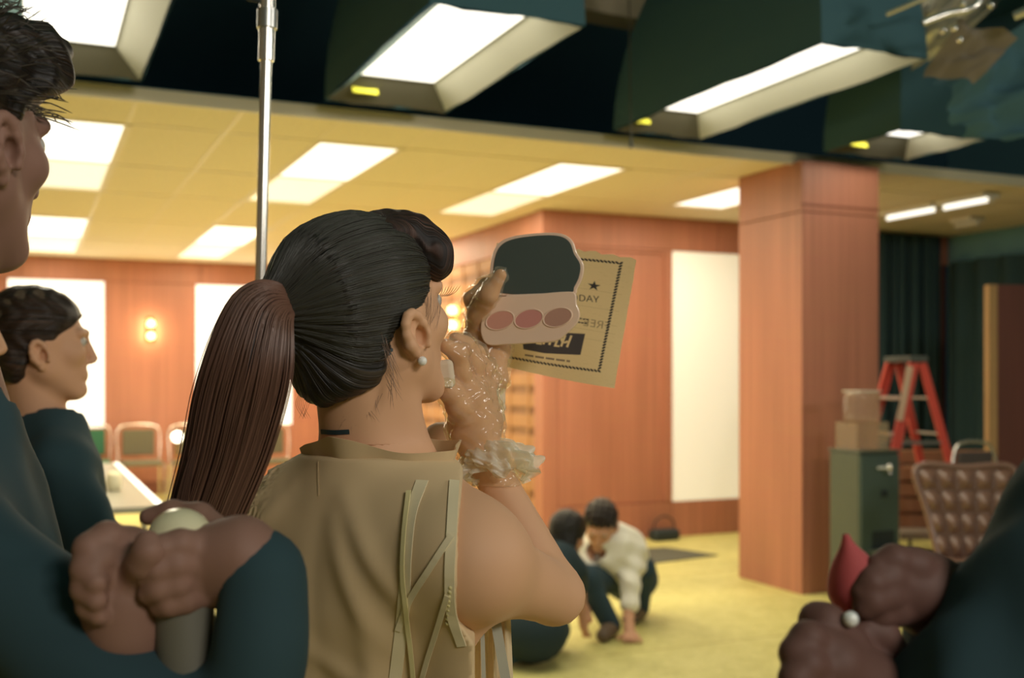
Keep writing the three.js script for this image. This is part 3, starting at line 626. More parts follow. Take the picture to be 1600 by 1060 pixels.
  { const path = new THREE.CatmullRomCurve3([HEAD(-0.05, 0.088, 0.04), HEAD(-0.015, 0.1, 0.058), HEAD(0.025, 0.09, 0.072), HEAD(0.048, 0.066, 0.075), HEAD(0.055, 0.046, 0.073)]), ln = []; for (let i = 0; i < 170; i++) { const a = rnd() * 6.2832, o = []; for (let j = 0; j <= 8; j++) { const t = j / 8, r = 0.0155 * (1 - 0.25 * t) * rr(0.98, 1.06); o.push(path.getPoint(t).add(HEAD(Math.cos(a) * r * 0.5, Math.sin(a) * r, Math.cos(a) * r).sub(HEAD(0, 0, 0)))); } ln.push(o); } part('fringe_strands', strands(ln, () => 0.0006, 3, 12), strandMat(0.1, 0.055, 0.04), hair); }
  // ponytail: core and loose strands
  const deep = [1.2, 1.186, 1.17, 1.158, 1.151, 1.149, 1.152, 1.158, 1.165, 1.17, 1.175];
  const edgeCurve = (l) => new THREE.CatmullRomCurve3(l.map(([x, y], i) => V(x, y, deep[i])), false, 'catmullrom', 0.5);
  const outer = edgeCurve([[463, 463], [440, 444], [402, 440], [366, 464], [338, 518], [319, 572], [305, 624], [290, 705], [268, 790], [258, 830], [266, 866]]);
  const inner = edgeCurve([[466, 484], [461, 487], [457, 493], [454, 508], [453, 545], [449, 590], [436, 645], [411, 722], [372, 812], [356, 846], [346, 872]]);
  const sect = (t, a, k) => { const o = outer.getPoint(t), i = inner.getPoint(t), c = o.clone().add(i).multiplyScalar(0.5), h = i.sub(o).multiplyScalar(0.5), w = h.length(); return c.addScaledVector(h, Math.cos(a) * k).add(v3(0, 0, Math.sin(a) * k * Math.min(0.72 * w, 0.032))); };
  {
    const pos = [], uv = [], idx = [], R = 96, S = 60;
    for (let i = 0; i <= S; i++) for (let j = 0; j <= R; j++) { const t = i / S, a = j / R * 6.2832, p = sect(t, a, 0.97 + 0.035 * Math.sin(j * 3.1 + 2.2 * Math.sin(t * 5)) + 0.05 * Math.sin(a * 5 + t * 3)); pos.push(p.x, p.y, p.z); uv.push(j / R * 2, t * 1.2); if (i < S && j < R) { const k = i * (R + 1) + j; idx.push(k, k + 1, k + R + 1, k + 1, k + R + 2, k + R + 1); } }
    const g = new THREE.BufferGeometry(); g.setAttribute('position', new THREE.Float32BufferAttribute(pos, 3)); g.setAttribute('uv', new THREE.Float32BufferAttribute(uv, 2)); g.setIndex(idx); g.computeVertexNormals();
    const pony = part('ponytail', g, HAIRR, w); pony.userData.label = 'long reddish brown ponytail';
    const ln = []; for (let i = 0; i < 620; i++) { const a = rnd() * 6.2832, k = rr(1.0, 1.07), e = rr(0.8, 1), dr = rr(-0.25, 0.25), b = rnd() < 0.06 ? 1.12 : 1, out = []; for (let j = 0; j <= 26; j++) { const t = e * j / 26; out.push(sect(t, a + dr * t, k * (1 + (b - 1) * t))); } ln.push(out); }
    part('hair_strands', strands(ln, () => 0.0006, 3, 30), strandMat(0.14, 0.07, 0.045), pony);
    // a thin separate lock at the left
    const lock = []; for (let i = 0; i < 70; i++) { const o = rr(-0.5, 0.5), q = rr(-0.004, 0.004); lock.push([V(330, 640, 1.14), V(305 + 8 * o, 700, 1.135 + q), V(287 + 18 * o, 770, 1.135 + q), V(276 + 22 * o, 830, 1.14 + q)]); }
    part('loose_lock', strands(lock, () => 0.0009, 3, 12), strandMat(0.09, 0.045, 0.03), pony);
    const tie = new THREE.TorusGeometry(0.011, 0.004, 8, 24); tie.applyQuaternion(new THREE.Quaternion().setFromUnitVectors(v3(0, 0, 1), axis)); const tp = outer.getPoint(0.01).add(inner.getPoint(0.01)).multiplyScalar(0.5); tie.translate(tp.x, tp.y, tp.z);
    part('hair_tie', tie, HAIRR, w);
    // wisps at the nape
    const ws = []; for (let i = 0; i < 40; i++) { const g = rr(-1, 1), p0 = HEAD(0.045 * g + 0.01, -0.085 + 0.01 * Math.abs(g), -0.07 + 0.03 * Math.abs(g)), d = rr(0.5, 1); ws.push([p0, p0.clone().add(v3(rr(-0.006, 0.006), -0.015 * d, 0.006)), p0.clone().add(v3(rr(-0.014, 0.014), -0.035 * d, 0.009))]); }
    for (let i = 0; i < 40; i++) { const y = rr(-0.07, 0.0), p0 = HEAD(0.066, y, -0.045 + rr(-0.01, 0.005)); ws.push([p0, p0.clone().add(v3(0.006, -0.01, 0.008)), p0.clone().add(v3(rr(0.004, 0.018), -0.028, 0.008))]); }
    part('wisps', strands(ws, () => 0.0002, 3, 6), strandMat(0.2, 0.12, 0.075), hair);
    const fw = []; for (let i = 0; i < 8; i++) { const p0 = V(470 + i * 2, 612 + i, 1.235); fw.push([p0, V(462 + i * 3, 632, 1.225), V(468 + rr(-8, 18), 655, 1.225)]); }
    part('wisps', strands(fw, () => 0.00025, 3, 8), strandMat(0.12, 0.07, 0.045), hair);
    const sb = []; for (let i = 0; i < 22; i++) { const p0 = HEAD(0.0715 + rr(0, 0.002), 0.03 - rr(0, 0.02), 0.035 + rr(-0.02, 0.02)); sb.push([p0, p0.clone().add(HEAD(0.001, -0.018, -0.006).sub(HEAD(0, 0, 0))), p0.clone().add(HEAD(-0.001, -0.035, -0.014 + rr(-0.01, 0.006)).sub(HEAD(0, 0, 0)))]); }
    part('wisps', strands(sb, () => 0.0002, 3, 6), strandMat(0.2, 0.12, 0.075), hair);
  }
  // ---- pearl earring, ink marks on the neck
  { const p = HEAD(0.09, -0.05, -0.014); const e = part('earring', ball(0.0055, p.x, p.y, p.z), phys(lin(0.86, 0.82, 0.74), { roughness: 0.18, clearcoat: 0.6 }), w); e.userData.label = 'small pearl stud earring'; }
  const INK = std(lin(0.02, 0.045, 0.05), { roughness: 0.6 });
  { const g = bandOn(fullF, [[502, 675], [522, 676], [546, 675]], 1.0, 0.0055, 0.0004, 0.0002, 16); if (g) part('tattoo', g, INK, w).userData.label = 'short dark line tattooed on the nape'; }
  { const L = []; for (let i = 0; i < 5; i++) { const a = i * 1.257, p = touch(fullF, 606 + 5 * Math.cos(a), 547 + 6 * Math.sin(a), 1.0); if (p) { const n = gradOf(fullF, p), g = new THREE.CylinderGeometry(0.0026, 0.0026, 0.0005, 8); g.applyQuaternion(new THREE.Quaternion().setFromUnitVectors(v3(0, 1, 0), n)); g.translate(p.x, p.y, p.z); L.push(clean(g)); } } if (L.length) part('tattoo', L, INK, w).userData.label = 'small dark flower tattooed behind the ear'; }
  // ---- dress: sleeveless back with folds, cut away at the right armhole
  const dressF0 = blend([...trunk(0.011), capsule(B(-0.09, -0.08, 0.012), B(-0.148, -0.108, 0.012), 0.058, 0.06, 0.04), capsule(B(-0.148, -0.108, 0.012), B(-0.15, -0.17, 0.02), 0.058, 0.05, 0.04), capsule(B(0.1, -0.08, 0.01), B(0.155, -0.11, 0.0), 0.06, 0.064, 0.04), capsule(B(0.155, -0.11, 0.0), B(0.135, -0.25, 0.02), 0.06, 0.05, 0.04), capsule(B(0, -0.5, 0.02), B(0, -0.82, 0.02), 0.17, 0.235, 0.06)]);
  const CREASE = [[0.03, -0.03, 0.11, -0.14, 0.006], [0.02, -0.06, 0.075, -0.19, 0.005], [-0.06, -0.03, -0.13, -0.1, 0.005], [-0.09, -0.03, -0.155, -0.07, 0.005], [-0.03, -0.2, 0.08, -0.27, 0.004], [0.0, -0.28, 0.1, -0.33, 0.004], [-0.1, -0.16, -0.04, -0.3, 0.0045], [-0.06, -0.33, 0.05, -0.37, 0.004], [0.0, -0.05, -0.01, -0.3, -0.002], [0.06, -0.16, 0.05, -0.36, 0.004]];
  const dressF = (x, y, z) => {
    let d = dressF0(x, y, z); if (d > 0.06) return d; d = smin(d, bodyF(x, y, z) - 0.007, 0.01);
    const q = B.inv(x, y, z);
    const f1 = Math.sin((q.x * 46 + q.y * 9 + 1.2 * Math.sin(q.y * 14))) * 0.5 + 0.5, f2 = Math.sin(q.x * 21 - q.y * 17 + 2), g1 = Math.sin(Math.atan2(q.y + 0.02, q.x + 0.1) * 34) * sstep(-0.08, -0.15, q.x) * sstep(-0.2, -0.06, q.y);
    d += (0.5 - f1) * 0.007 * sstep(-0.04, -0.16, q.y) + f2 * 0.008 * sstep(-0.02, -0.2, q.y) - g1 * 0.0028;
    // creases across the back: soft ridges along short lines
    if (q.z < 0.05) for (const [x0, y0, x1, y1, h] of CREASE) { const ex = x1 - x0, ey = y1 - y0, t = clamp(((q.x - x0) * ex + (q.y - y0) * ey) / (ex * ex + ey * ey), 0, 1), dd = Math.hypot(q.x - x0 - t * ex, q.y - y0 - t * ey); d -= h * Math.exp(-dd * dd / 0.00022) * (0.4 + 0.6 * Math.sin(t * 3.14)); }
    // neck opening, armhole, hem
    d = smax(smax(d, 0.07 - Math.hypot(q.x * 0.95, (q.z - 0.04) * 1.05) - Math.max(0, -q.y) * 1.2, 0.006), q.y - 0.012, 0.006); d = Math.max(d, -q.x - 0.215);
    const edge = 716 + 8 * sstep(1.28, 1.35, y) + Math.min(26, Math.max(0, 1.19 - y) * 1000);   // line of the armhole, straight down the back
    d = smax(d, x - (800 - edge) / FOCAL * z, 0.004);
    return Math.max(d, -0.83 - q.y);
  };
  const gd = skinMesh(dressF, [N.x - 0.36, N.y - 0.86, N.z - 0.3], [N.x + 0.36, N.y + 0.06, N.z + 0.32], 0.0055);
  const dress = part('dress', gd, CLOTH, w); dress.userData.label = 'pale yellow sleeveless dress';
  // standing collar: a loose band round the neck with a seam at the back and a fold to the right
  {
    const pts = [], nr = [], sd = [], n = 140;
    for (let i = 0; i <= n; i++) {
      const a = i / n * 6.2832 - Math.PI, wv = 0.004 * Math.sin(a * 5 + 1) + 0.0018 * Math.sin(a * 9), rx = 0.088 + wv + 0.014 * Math.max(0, Math.sin(a)), rf = 0.08 + wv;
      pts.push(B(Math.sin(a) * rx, 0.016 + 0.004 * Math.cos(a * 3) - 0.012 * Math.abs(Math.sin(a)), 0.035 - Math.cos(a) * rf)); nr.push(B(Math.sin(a), 0, -Math.cos(a)).sub(B(0, 0, 0)).normalize());
      sd.push(B(Math.sin(a) * 0.35, 1, -Math.cos(a) * 0.35).sub(B(0, 0, 0)).normalize());
    }
    part('collar', band(pts, sd, nr, (t) => 0.032 + 0.003 * Math.sin(t * 38), 0.0022), CLOTH, w);
    const g = bandOn(dressF, [[497, 722], [497, 740], [498, 775]], 0.95, 0.002, 0.0003, 0.0002, 14); if (g) part('back_seam', g, CLOTH, dress);
  }
  // ties and edge bands hanging down the back
  const TIE = phys(lin(0.74, 0.63, 0.4), { roughness: 0.75 }), TIEP = phys(lin(0.74, 0.64, 0.32), { roughness: 0.6 });
  for (const [pix, wd, m] of [[[[660, 752], [644, 800], [636, 870], [632, 940], [618, 1060], [610, 1130]], 0.014, TIE], [[[640, 770], [634, 840], [632, 900], [638, 970], [648, 1060], [652, 1130]], 0.0055, TIEP], [[[706, 838], [672, 890], [640, 940], [622, 985]], 0.007, TIE], [[[700, 930], [682, 990], [664, 1050], [650, 1110]], 0.006, TIE], [[[710, 752], [706, 830], [703, 900], [706, 960], [722, 1010]], 0.011, TIE]]) {
    const g = bandOn(dressF, pix, 0.95, wd, 0.0011, m === TIEP ? 0.0032 : wd < 0.01 ? 0.0019 : 0.0005, 60); if (g) part('tie_band', g, m, dress);
  }
  { const L = []; for (let i = 0; i < 9; i++) { const p = touch(dressF, 704 - i * 0.6, 918 + i * 7, 0.95); if (p) L.push(ball(0.0028, p.x, p.y, p.z, 8)); } if (L.length) part('stitching', L, TIEP, dress); }
  // front of the dress standing out below the arm, with hanging straps
  {
    const pos = [], idx = [], nu = 16, nv = 20;
    for (let j = 0; j <= nv; j++) for (let i = 0; i <= nu; i++) { const s = i / nu, t = j / nv, p = V(738 + s * (58 + 14 * t), 905 + 16 * s + t * 330, 1.36 - 0.03 * Math.sin(s * 3.1) + 0.012 * Math.sin(s * 19 + t * 2)); pos.push(p.x, p.y, p.z); if (i < nu && j < nv) { const k = j * (nu + 1) + i; idx.push(k, k + 1, k + nu + 1, k + 1, k + nu + 2, k + nu + 1); } }
    const g = new THREE.BufferGeometry(); g.setAttribute('position', new THREE.Float32BufferAttribute(pos, 3)); g.setIndex(idx); g.computeVertexNormals();
    part('front_panel', g, phys(lin(0.7, 0.55, 0.33), { roughness: 0.8, transmission: 0.2, thickness: 0 }), dress).userData.label = 'cream front of the dress below the arm';
    for (const [x0, x1, wd] of [[766, 796, 0.012], [752, 757, 0.005]]) { const P = [0, 0.33, 0.66, 1].map((t) => V(x0 + (x1 - x0) * t * 1.15, 922 + t * 200, 1.312)); part('strap', band(P, P.map(() => v3(1, 0, 0)), P.map(() => v3(0, 0, 1)), wd, 0.002), std(lin(0.42, 0.42, 0.34)), dress); }
  }
  // yellow ruffle on the right shoulder
  {
    const pos = [], idx = [], nu = 36, nv = 6;
    for (let i = 0; i <= nu; i++) for (let j = 0; j <= nv; j++) { const s = i / nu, t = j / nv, p = V(600 + 92 * s, 724 + 8 * s + t * (20 - 6 * s) + 3 * Math.sin(s * 14) * (1 - t), 1.272 - 0.035 * s + 0.012 * (1 - t) + 0.006 * Math.sin(s * 17) * (1 - t)); pos.push(p.x, p.y, p.z); if (i < nu && j < nv) { const k = i * (nv + 1) + j; idx.push(k, k + 1, k + nv + 1, k + 1, k + nv + 2, k + nv + 1); } }
    const g = new THREE.BufferGeometry(); g.setAttribute('position', new THREE.Float32BufferAttribute(pos, 3)); g.setIndex(idx); g.computeVertexNormals();
    part('shoulder_ruffle', g, phys(lin(0.86, 0.7, 0.24), { roughness: 0.7, transmission: 0.4, thickness: 0 }), dress);
  }
  // ---- clear gloves: thin film over each hand with a bunched, crinkled cuff
  const FILM = phys(lin(0.96, 0.93, 0.82), { roughness: 0.16, transmission: 0.93, thickness: 0, ior: 1.4 }), CUFF = phys(lin(0.93, 0.9, 0.76), { roughness: 0.35, transmission: 0.62, thickness: 0, ior: 1.4 });
  const crinkle = (x, y, z) => 0.0012 * (Math.sin(x * 310 + 3 * Math.sin(y * 170)) + Math.sin(y * 260 + 2 * Math.sin(z * 200)));
  function glove(f, wr, el, box3, cuffs) {
    const film = skinMesh((x, y, z) => Math.min(f(x, y, z), 1) - 0.0035 + crinkle(x, y, z), box3[0], box3[1], 0.0032);
    const g = part('glove', film, FILM, w); g.userData.label = 'clear plastic glove';
    const up = el.clone().sub(wr).normalize(), s = v3(0, 0, 1).cross(up).normalize(), n = up.clone().cross(s);
    const pos = [], idx = [], A = 90, S = 22;
    for (let j = 0; j <= S; j++) for (let i = 0; i <= A; i++) {
      const t = j / S, a = i / A * 6.2832, wob = Math.sin(a * 7 + t * 4) * 0.5 + Math.sin(a * 13 - t * 9) * 0.35 + Math.sin(a * 23 + t * 15) * 0.2;
      const r = 0.026 + cuffs.bulge * Math.sin(Math.min(1, t * 1.25) * 2.2) + (0.004 + 0.02 * t) * wob * cuffs.ruffle, along = cuffs.start + cuffs.len * t + 0.008 * t * Math.sin(a * 5) + cuffs.skew * t * Math.cos(a);
      const p = wr.clone().addScaledVector(up, along).addScaledVector(s, Math.cos(a) * r + cuffs.shift * t).addScaledVector(n, Math.sin(a) * r); pos.push(p.x, p.y, p.z);
      if (i < A && j < S) { const k = j * (A + 1) + i; idx.push(k, k + 1, k + A + 1, k + 1, k + A + 2, k + A + 1); }
    }
    const q = new THREE.BufferGeometry(); q.setAttribute('position', new THREE.Float32BufferAttribute(pos, 3)); q.setIndex(idx); q.computeVertexNormals();
    part('cuff', q, CUFF, g).userData.label = 'crinkled see-through cuff';
  }
  glove(fR, wrR, elR, arR, { start: -0.015, len: 0.05, bulge: 0.018, ruffle: 1, skew: 0.012, shift: 0.012 });
  glove(fL, wrL, elL, arL, { start: 0.0, len: 0.05, bulge: 0.012, ruffle: 0.9, skew: 0.02, shift: 0.01 });

  // ---- makeup sponge in the right hand
  const sp = thing('makeup_sponge', 'small off-white makeup sponge held against her mouth', 'sponge', toWorld(V(696, 585, 1.362)).toArray(), -YAW);
  { const g = new RoundedBoxGeometry(0.022, 0.036, 0.02, 3, 0.007); g.rotateZ(0.12); part('sponge_body', g, std(lin(0.62, 0.5, 0.36), { roughness: 0.9 }), sp); const s = new RoundedBoxGeometry(0.018, 0.01, 0.021, 2, 0.003); s.translate(0.001, -0.012, 0); part('worn_edge', s, std(lin(0.7, 0.6, 0.44), { roughness: 0.9 }), sp); }
}
// ---------------------------------------------------------------- palette with mirror lid, and the printed sheet behind it
{
  const c = V(832, 465, 1.595), p = thing('makeup_palette', 'open pale pink makeup palette with dark mirror lid and three pans', 'makeup palette', toWorld(c).toArray(), -YAW - 0.12);
  const px = 1.595 / FOCAL;                                                   // metres a pixel there
  const shape = (pts) => { const s = new THREE.Shape(), cv = new THREE.SplineCurve(pts.map(([x, y]) => new THREE.Vector2((x - 832) * px, (465 - y) * px)).concat([new THREE.Vector2((pts[0][0] - 832) * px, (465 - pts[0][1]) * px)])); s.setFromPoints(cv.getPoints(90)); return s; };
  const lidPts = [[775, 460], [766, 440], [768, 405], [778, 382], [800, 371], [840, 366], [875, 367], [893, 377], [901, 397], [911, 415], [909, 435], [901, 452], [896, 461], [860, 463], [815, 464]];
  const basePts = [[760, 478], [778, 466], [830, 462], [880, 458], [899, 460], [901, 475], [906, 490], [902, 505], [885, 522], [868, 533], [830, 536], [790, 538], [762, 538], [752, 522], [753, 500]];
  const grow = (pts, k) => { const cx = pts.reduce((a, q) => a + q[0], 0) / pts.length, cy = pts.reduce((a, q) => a + q[1], 0) / pts.length; return pts.map(([x, y]) => [cx + (x - cx) * k, cy + (y - cy) * k]); };
  const PINK = phys(lin(0.8, 0.57, 0.41), { roughness: 0.4, clearcoat: 0.2 });
  const solid = (pts, t, z, bev = 0.0015) => { const g = new THREE.ExtrudeGeometry(shape(pts), { depth: t, bevelEnabled: true, bevelSize: bev, bevelThickness: bev, bevelSegments: 2, curveSegments: 4 }); g.translate(0, 0, z); return g; };
  const lid = part('mirror_lid', solid(grow(lidPts, 0.99), 0.006, -0.004), PINK, p);
  part('mirror_glass', solid(grow(lidPts, 0.93), 0.001, 0.0035, 0.0004), std(lin(0.05, 0.068, 0.056), { roughness: 0.5 }), lid).userData.label = 'dark mirror face';
  const bs = part('palette_base', solid(grow(basePts, 0.98), 0.009, -0.002), PINK, p);
  for (const [x, y, r, g, b] of [[782, 501, 0.68, 0.32, 0.23], [827, 499, 0.64, 0.27, 0.22], [872, 497, 0.5, 0.27, 0.19]]) {
    const e = new THREE.CylinderGeometry(1, 1, 0.002, 40); e.rotateX(Math.PI / 2); e.scale(22 * px, 13.5 * px, 1); e.rotateZ(0.28);
    const rimG = new THREE.TorusGeometry(1, 0.06, 8, 44); rimG.scale(22.6 * px, 14.1 * px, 0.02); rimG.rotateZ(0.28);
    e.translate((x - 832) * px, (465 - y) * px, 0.0086); rimG.translate((x - 832) * px, (465 - y) * px, 0.0092);
    const pan = part('colour_pan', e, std(lin(r, g, b), { roughness: 0.85, map: speckle }), bs); part('pan_rim', rimG, PINK, pan);
  }
  part('hinge', rod(v3(-40 * px, 2 * px, 0.004), v3(56 * px, 5 * px, 0.004), 0.0022), PINK, p);
  p.rotation.x = 0;
}
{
  // printed sheet
  const cw = 640, ch = 800, cv = document.createElement('canvas'); cv.width = cw; cv.height = ch; const x = cv.getContext('2d');
  x.fillStyle = '#e2cc9a'; x.fillRect(0, 0, cw, ch);
  for (let i = 0; i < 2600; i++) { x.fillStyle = `rgba(${rnd() < 0.5 ? '120,90,40' : '250,230,170'},${rr(0.02, 0.09)})`; x.fillRect(rnd() * cw, rnd() * ch, rr(2, 26), rr(1, 3)); }
  x.strokeStyle = 'rgba(110,85,45,.25)'; x.lineWidth = 2; for (const yy of [225, 330, 420, 470, 525]) { x.beginPath(); x.moveTo(90, yy); x.lineTo(600, yy + 4); x.stroke(); }
  const ink = '#33302f'; x.strokeStyle = ink;
  // roped border
  const rope = (x0, y0, x1, y1) => { const L = Math.hypot(x1 - x0, y1 - y0), n = Math.round(L / 18); for (let i = 0; i < n; i++) { const a = x0 + (x1 - x0) * i / n, b = y0 + (y1 - y0) * i / n; x.save(); x.translate(a, b); x.rotate(Math.atan2(y1 - y0, x1 - x0) + 0.7); x.fillStyle = ink; x.beginPath(); x.ellipse(0, 0, 11, 5.5, 0, 0, 7); x.fill(); x.restore(); } };
  rope(60, 72, 573, 40); rope(573, 40, 551, 711); rope(551, 711, 86, 735); rope(86, 735, 60, 72);
  x.fillStyle = ink; x.textAlign = 'center';
  x.beginPath(); for (let i = 0; i < 10; i++) { const a = -Math.PI / 2 + i * Math.PI / 5, r = i % 2 ? 12 : 31; x.lineTo(466 + r * Math.cos(a), 202 + r * Math.sin(a)); } x.fill();
  x.save(); x.translate(418, 306); x.rotate(-0.1); x.font = '54px sans-serif'; x.fillText('TODAY', 0, 0); x.restore();
  x.fillRect(395, 92, 8, 22);
  for (let i = 0; i < 5; i++) { x.fillStyle = 'rgba(51,48,47,.8)'; x.fillRect(388 + i * 16, 408 + (i % 2), 12, 8); x.fillRect(382 + i * 16, 432, 13, 9); }
  x.save(); x.translate(505, 452); x.scale(-1, 1); x.fillStyle = 'rgba(80,66,50,.5)'; x.font = '62px sans-serif'; x.fillText('FREE', 0, 0); x.restore();
  x.fillStyle = '#45403f'; x.beginPath(); x.moveTo(150, 545); x.lineTo(457, 500); x.lineTo(449, 632); x.lineTo(275, 662); x.lineTo(170, 664); x.fill();
  x.strokeStyle = '#e2cc9a'; x.lineWidth = 11; for (let i = 0; i < 7; i++) { const q = 205 + i * 29; x.beginPath(); x.moveTo(q + 14, 548 - i * 4); x.lineTo(q, 612 - i * 2); if (i % 3 === 1) x.lineTo(q + 22, 610 - i * 2); x.stroke(); if (i % 2) { x.beginPath(); x.arc(q + 12, 575 - i * 3, 14, 0, 4); x.stroke(); } }
  x.fillStyle = '#5a4c46'; for (let i = 0; i < 26; i++) if (i % 6 !== 5) x.fillRect(180 + i * 8.6, 692 - i * 0.6, 7, 11);
  const tex = new THREE.CanvasTexture(cv); tex.colorSpace = THREE.SRGBColorSpace; tex.magFilter = THREE.LinearFilter;
  const c4 = [[776, 380], [995, 405], [960, 607], [762, 566]], D = 1.7, c = V(875, 490, D), s = thing('printed_sheet', 'tan printed paper sheet with rope border and star behind the palette', 'paper', toWorld(c).toArray(), -YAW);
  const pos = [], uv = [], idx = [], n = 24;
  for (let j = 0; j <= n; j++) for (let i = 0; i <= n; i++) {
    const a = i / n, b = j / n, e = j === 0 ? rr(-3, 3) : 0, e2 = i === n ? rr(-0.6, 0.6) : 0;
    const qx = (c4[0][0] * (1 - a) + c4[1][0] * a) * (1 - b) + (c4[3][0] * (1 - a) + c4[2][0] * a) * b + e2, qy = (c4[0][1] * (1 - a) + c4[1][1] * a) * (1 - b) + (c4[3][1] * (1 - a) + c4[2][1] * a) * b + e + 6 * Math.sin(a * 3.1) * (b - 0.5);
    const p = V(qx, qy, D + 0.012 * Math.sin(a * 4 + b) + 0.006 * Math.sin(b * 5)).sub(c); pos.push(p.x, p.y, p.z); uv.push(a, 1 - b);
    if (i < n && j < n) { const k = j * (n + 1) + i; idx.push(k, k + n + 1, k + 1, k + 1, k + n + 1, k + n + 2); }
  }
  const g = new THREE.BufferGeometry(); g.setAttribute('position', new THREE.Float32BufferAttribute(pos, 3)); g.setAttribute('uv', new THREE.Float32BufferAttribute(uv, 2)); g.setIndex(idx); g.computeVertexNormals();
  part('paper', g, phys(lin(1, 1, 1), { map: tex, roughness: 0.9, transmission: 0.3, thickness: 0 }), s);
}
// ---------------------------------------------------------------- other people
// trunk, neck, head, hair and shirt of a standing person from a neck-base frame B and a head frame H
function standing(words, B, H, o) {
  const base = v3(B.c.x, 0, B.c.z), p = viewThing('person', words, 'person', base), drop = B.c.y, hip = -drop * 0.36, knee = -drop * 0.68;
  const trunk = (g) => [egg(B(0, -0.15, 0.03), [0.165 + g, 0.16 + g, 0.105 + g], B.q, 0.05), capsule(B(-0.135, -0.08, 0.01), B(0.135, -0.08, 0.01), 0.05 + g, 0.05 + g, 0.05), capsule(B(0, 0, 0.03), B(0.1, -0.06, 0.02), 0.052 + g, 0.045 + g, 0.05), capsule(B(0, 0, 0.03), B(-0.1, -0.06, 0.02), 0.052 + g, 0.045 + g, 0.05), egg(B(0, -0.4, 0.03), [0.145 + g, 0.19 + g, 0.1 + g], B.q, 0.06), egg(B(0, hip, 0.02), [0.165 + g, 0.13 + g, 0.115 + g], B.q, 0.06)];
  const legs = (g) => [-1, 1].flatMap((s) => [capsule(B(s * 0.085, hip - 0.02, 0.02), B(s * 0.09, knee, 0.03), 0.085 + g, 0.058 + g, 0.03), capsule(B(s * 0.09, knee, 0.03), B(s * 0.09, -drop + 0.09, 0), 0.056 + g, 0.045 + g, 0.03)]);
  const feet = [-1, 1].map((s) => capsule(B(s * 0.09, -drop + 0.04, -0.04), B(s * 0.1, -drop + 0.032, 0.16), 0.04, 0.032, 0.02));
  const arms = o.arms ?? [];                                                 // each: shoulder, elbow, wrist, radii
  const neck = [capsule(H(0, -0.05, -0.03), B(0, -0.02, 0.025), 0.054 * (o.thick ?? 1), 0.06 * (o.thick ?? 1), 0.035)];
  const armF = arms.flatMap((a) => [capsule(a.s, a.e, 0.048, 0.038, 0.04), capsule(a.e, a.w, 0.037, 0.025, 0.014)]);
  const bodyF = blend([...trunk(-0.006), ...armF, ...neck, ...feet]), headF = blend([...neck, ...headShape(H, o.jaw ?? 1)]);
  const hc = H(0, 0, 0), cut = hc.y - 0.14, all = [B(0, 0, 0), B(-0.2, hip, 0), B(0.2, hip, 0), ...arms.flatMap((a) => [a.s, a.e, a.w])], bx = around(all, 0.2);
  bx[0][1] = -0.005; bx[1][1] = cut + 0.02;
  const geos = [skinMesh((x, y, z) => Math.max(bodyF(x, y, z), y - cut), bx[0], bx[1], 0.012), skinMesh((x, y, z) => Math.max(headF(x, y, z), cut - 0.02 - y), [hc.x - 0.16, cut - 0.03, hc.z - 0.16], [hc.x + 0.16, hc.y + 0.15, hc.z + 0.16], 0.0036)];
  for (const h of o.hands ?? []) { const b = around(h.pts, 0.045); geos.push(skinMesh(blend(h.shape), b[0], b[1], h.cell ?? 0.003)); }
  part('body', geos, o.skin, p);
  eyes(H, p);
  const sleeve = arms.flatMap((a) => { const L = a.s.clone().lerp(a.e, a.cover ?? 1), l = [capsule(a.s, L, 0.062, 0.055, 0.04)]; if (a.cuff) l.push(capsule(a.e, a.e.clone().lerp(a.w, a.cuff), a.wide ?? 0.055, a.wide ?? 0.05, 0.03)); return l; });
  const shirtF0 = blend([...trunk(0.01), ...sleeve]);
  const shirtF = (x, y, z) => { let d = shirtF0(x, y, z); if (d > 0.06) return d; const q = B.inv(x, y, z); d += 0.003 * Math.sin(q.x * 38 + q.y * 22 + 2 * Math.sin(q.z * 20)) + 0.002 * Math.sin(q.y * 45 - q.x * 30); d = smax(d, (o.open ?? 0.07) - Math.hypot(q.x, q.z - 0.035) - Math.max(0, -0.02 - q.y) * 1.5, 0.006); return Math.max(d, hip - 0.08 - q.y); };
  const sb = around(all, 0.16);
  const sh = part('shirt', skinMesh(shirtF, [sb[0][0], Math.max(0.2, B.c.y + hip - 0.12), sb[0][2]], [sb[1][0], B.c.y + 0.09, sb[1][2]], 0.009), o.shirt, p); sh.userData.label = o.shirtWords;
  const lb = around([B(-0.2, hip, -0.1), B(0.2, hip, 0.15)], 0.12);
  part('trousers', skinMesh(blend([...legs(0.01), egg(B(0, hip, 0.02), [0.17, 0.12, 0.12], B.q, 0.06)]), [lb[0][0], 0.05, lb[0][2]], [lb[1][0], B.c.y + hip + 0.1, lb[1][2]], 0.014), o.trousers ?? M.blackCloth, p);
  if (o.hair) o.hair(p, H, hc);
  return p;
}
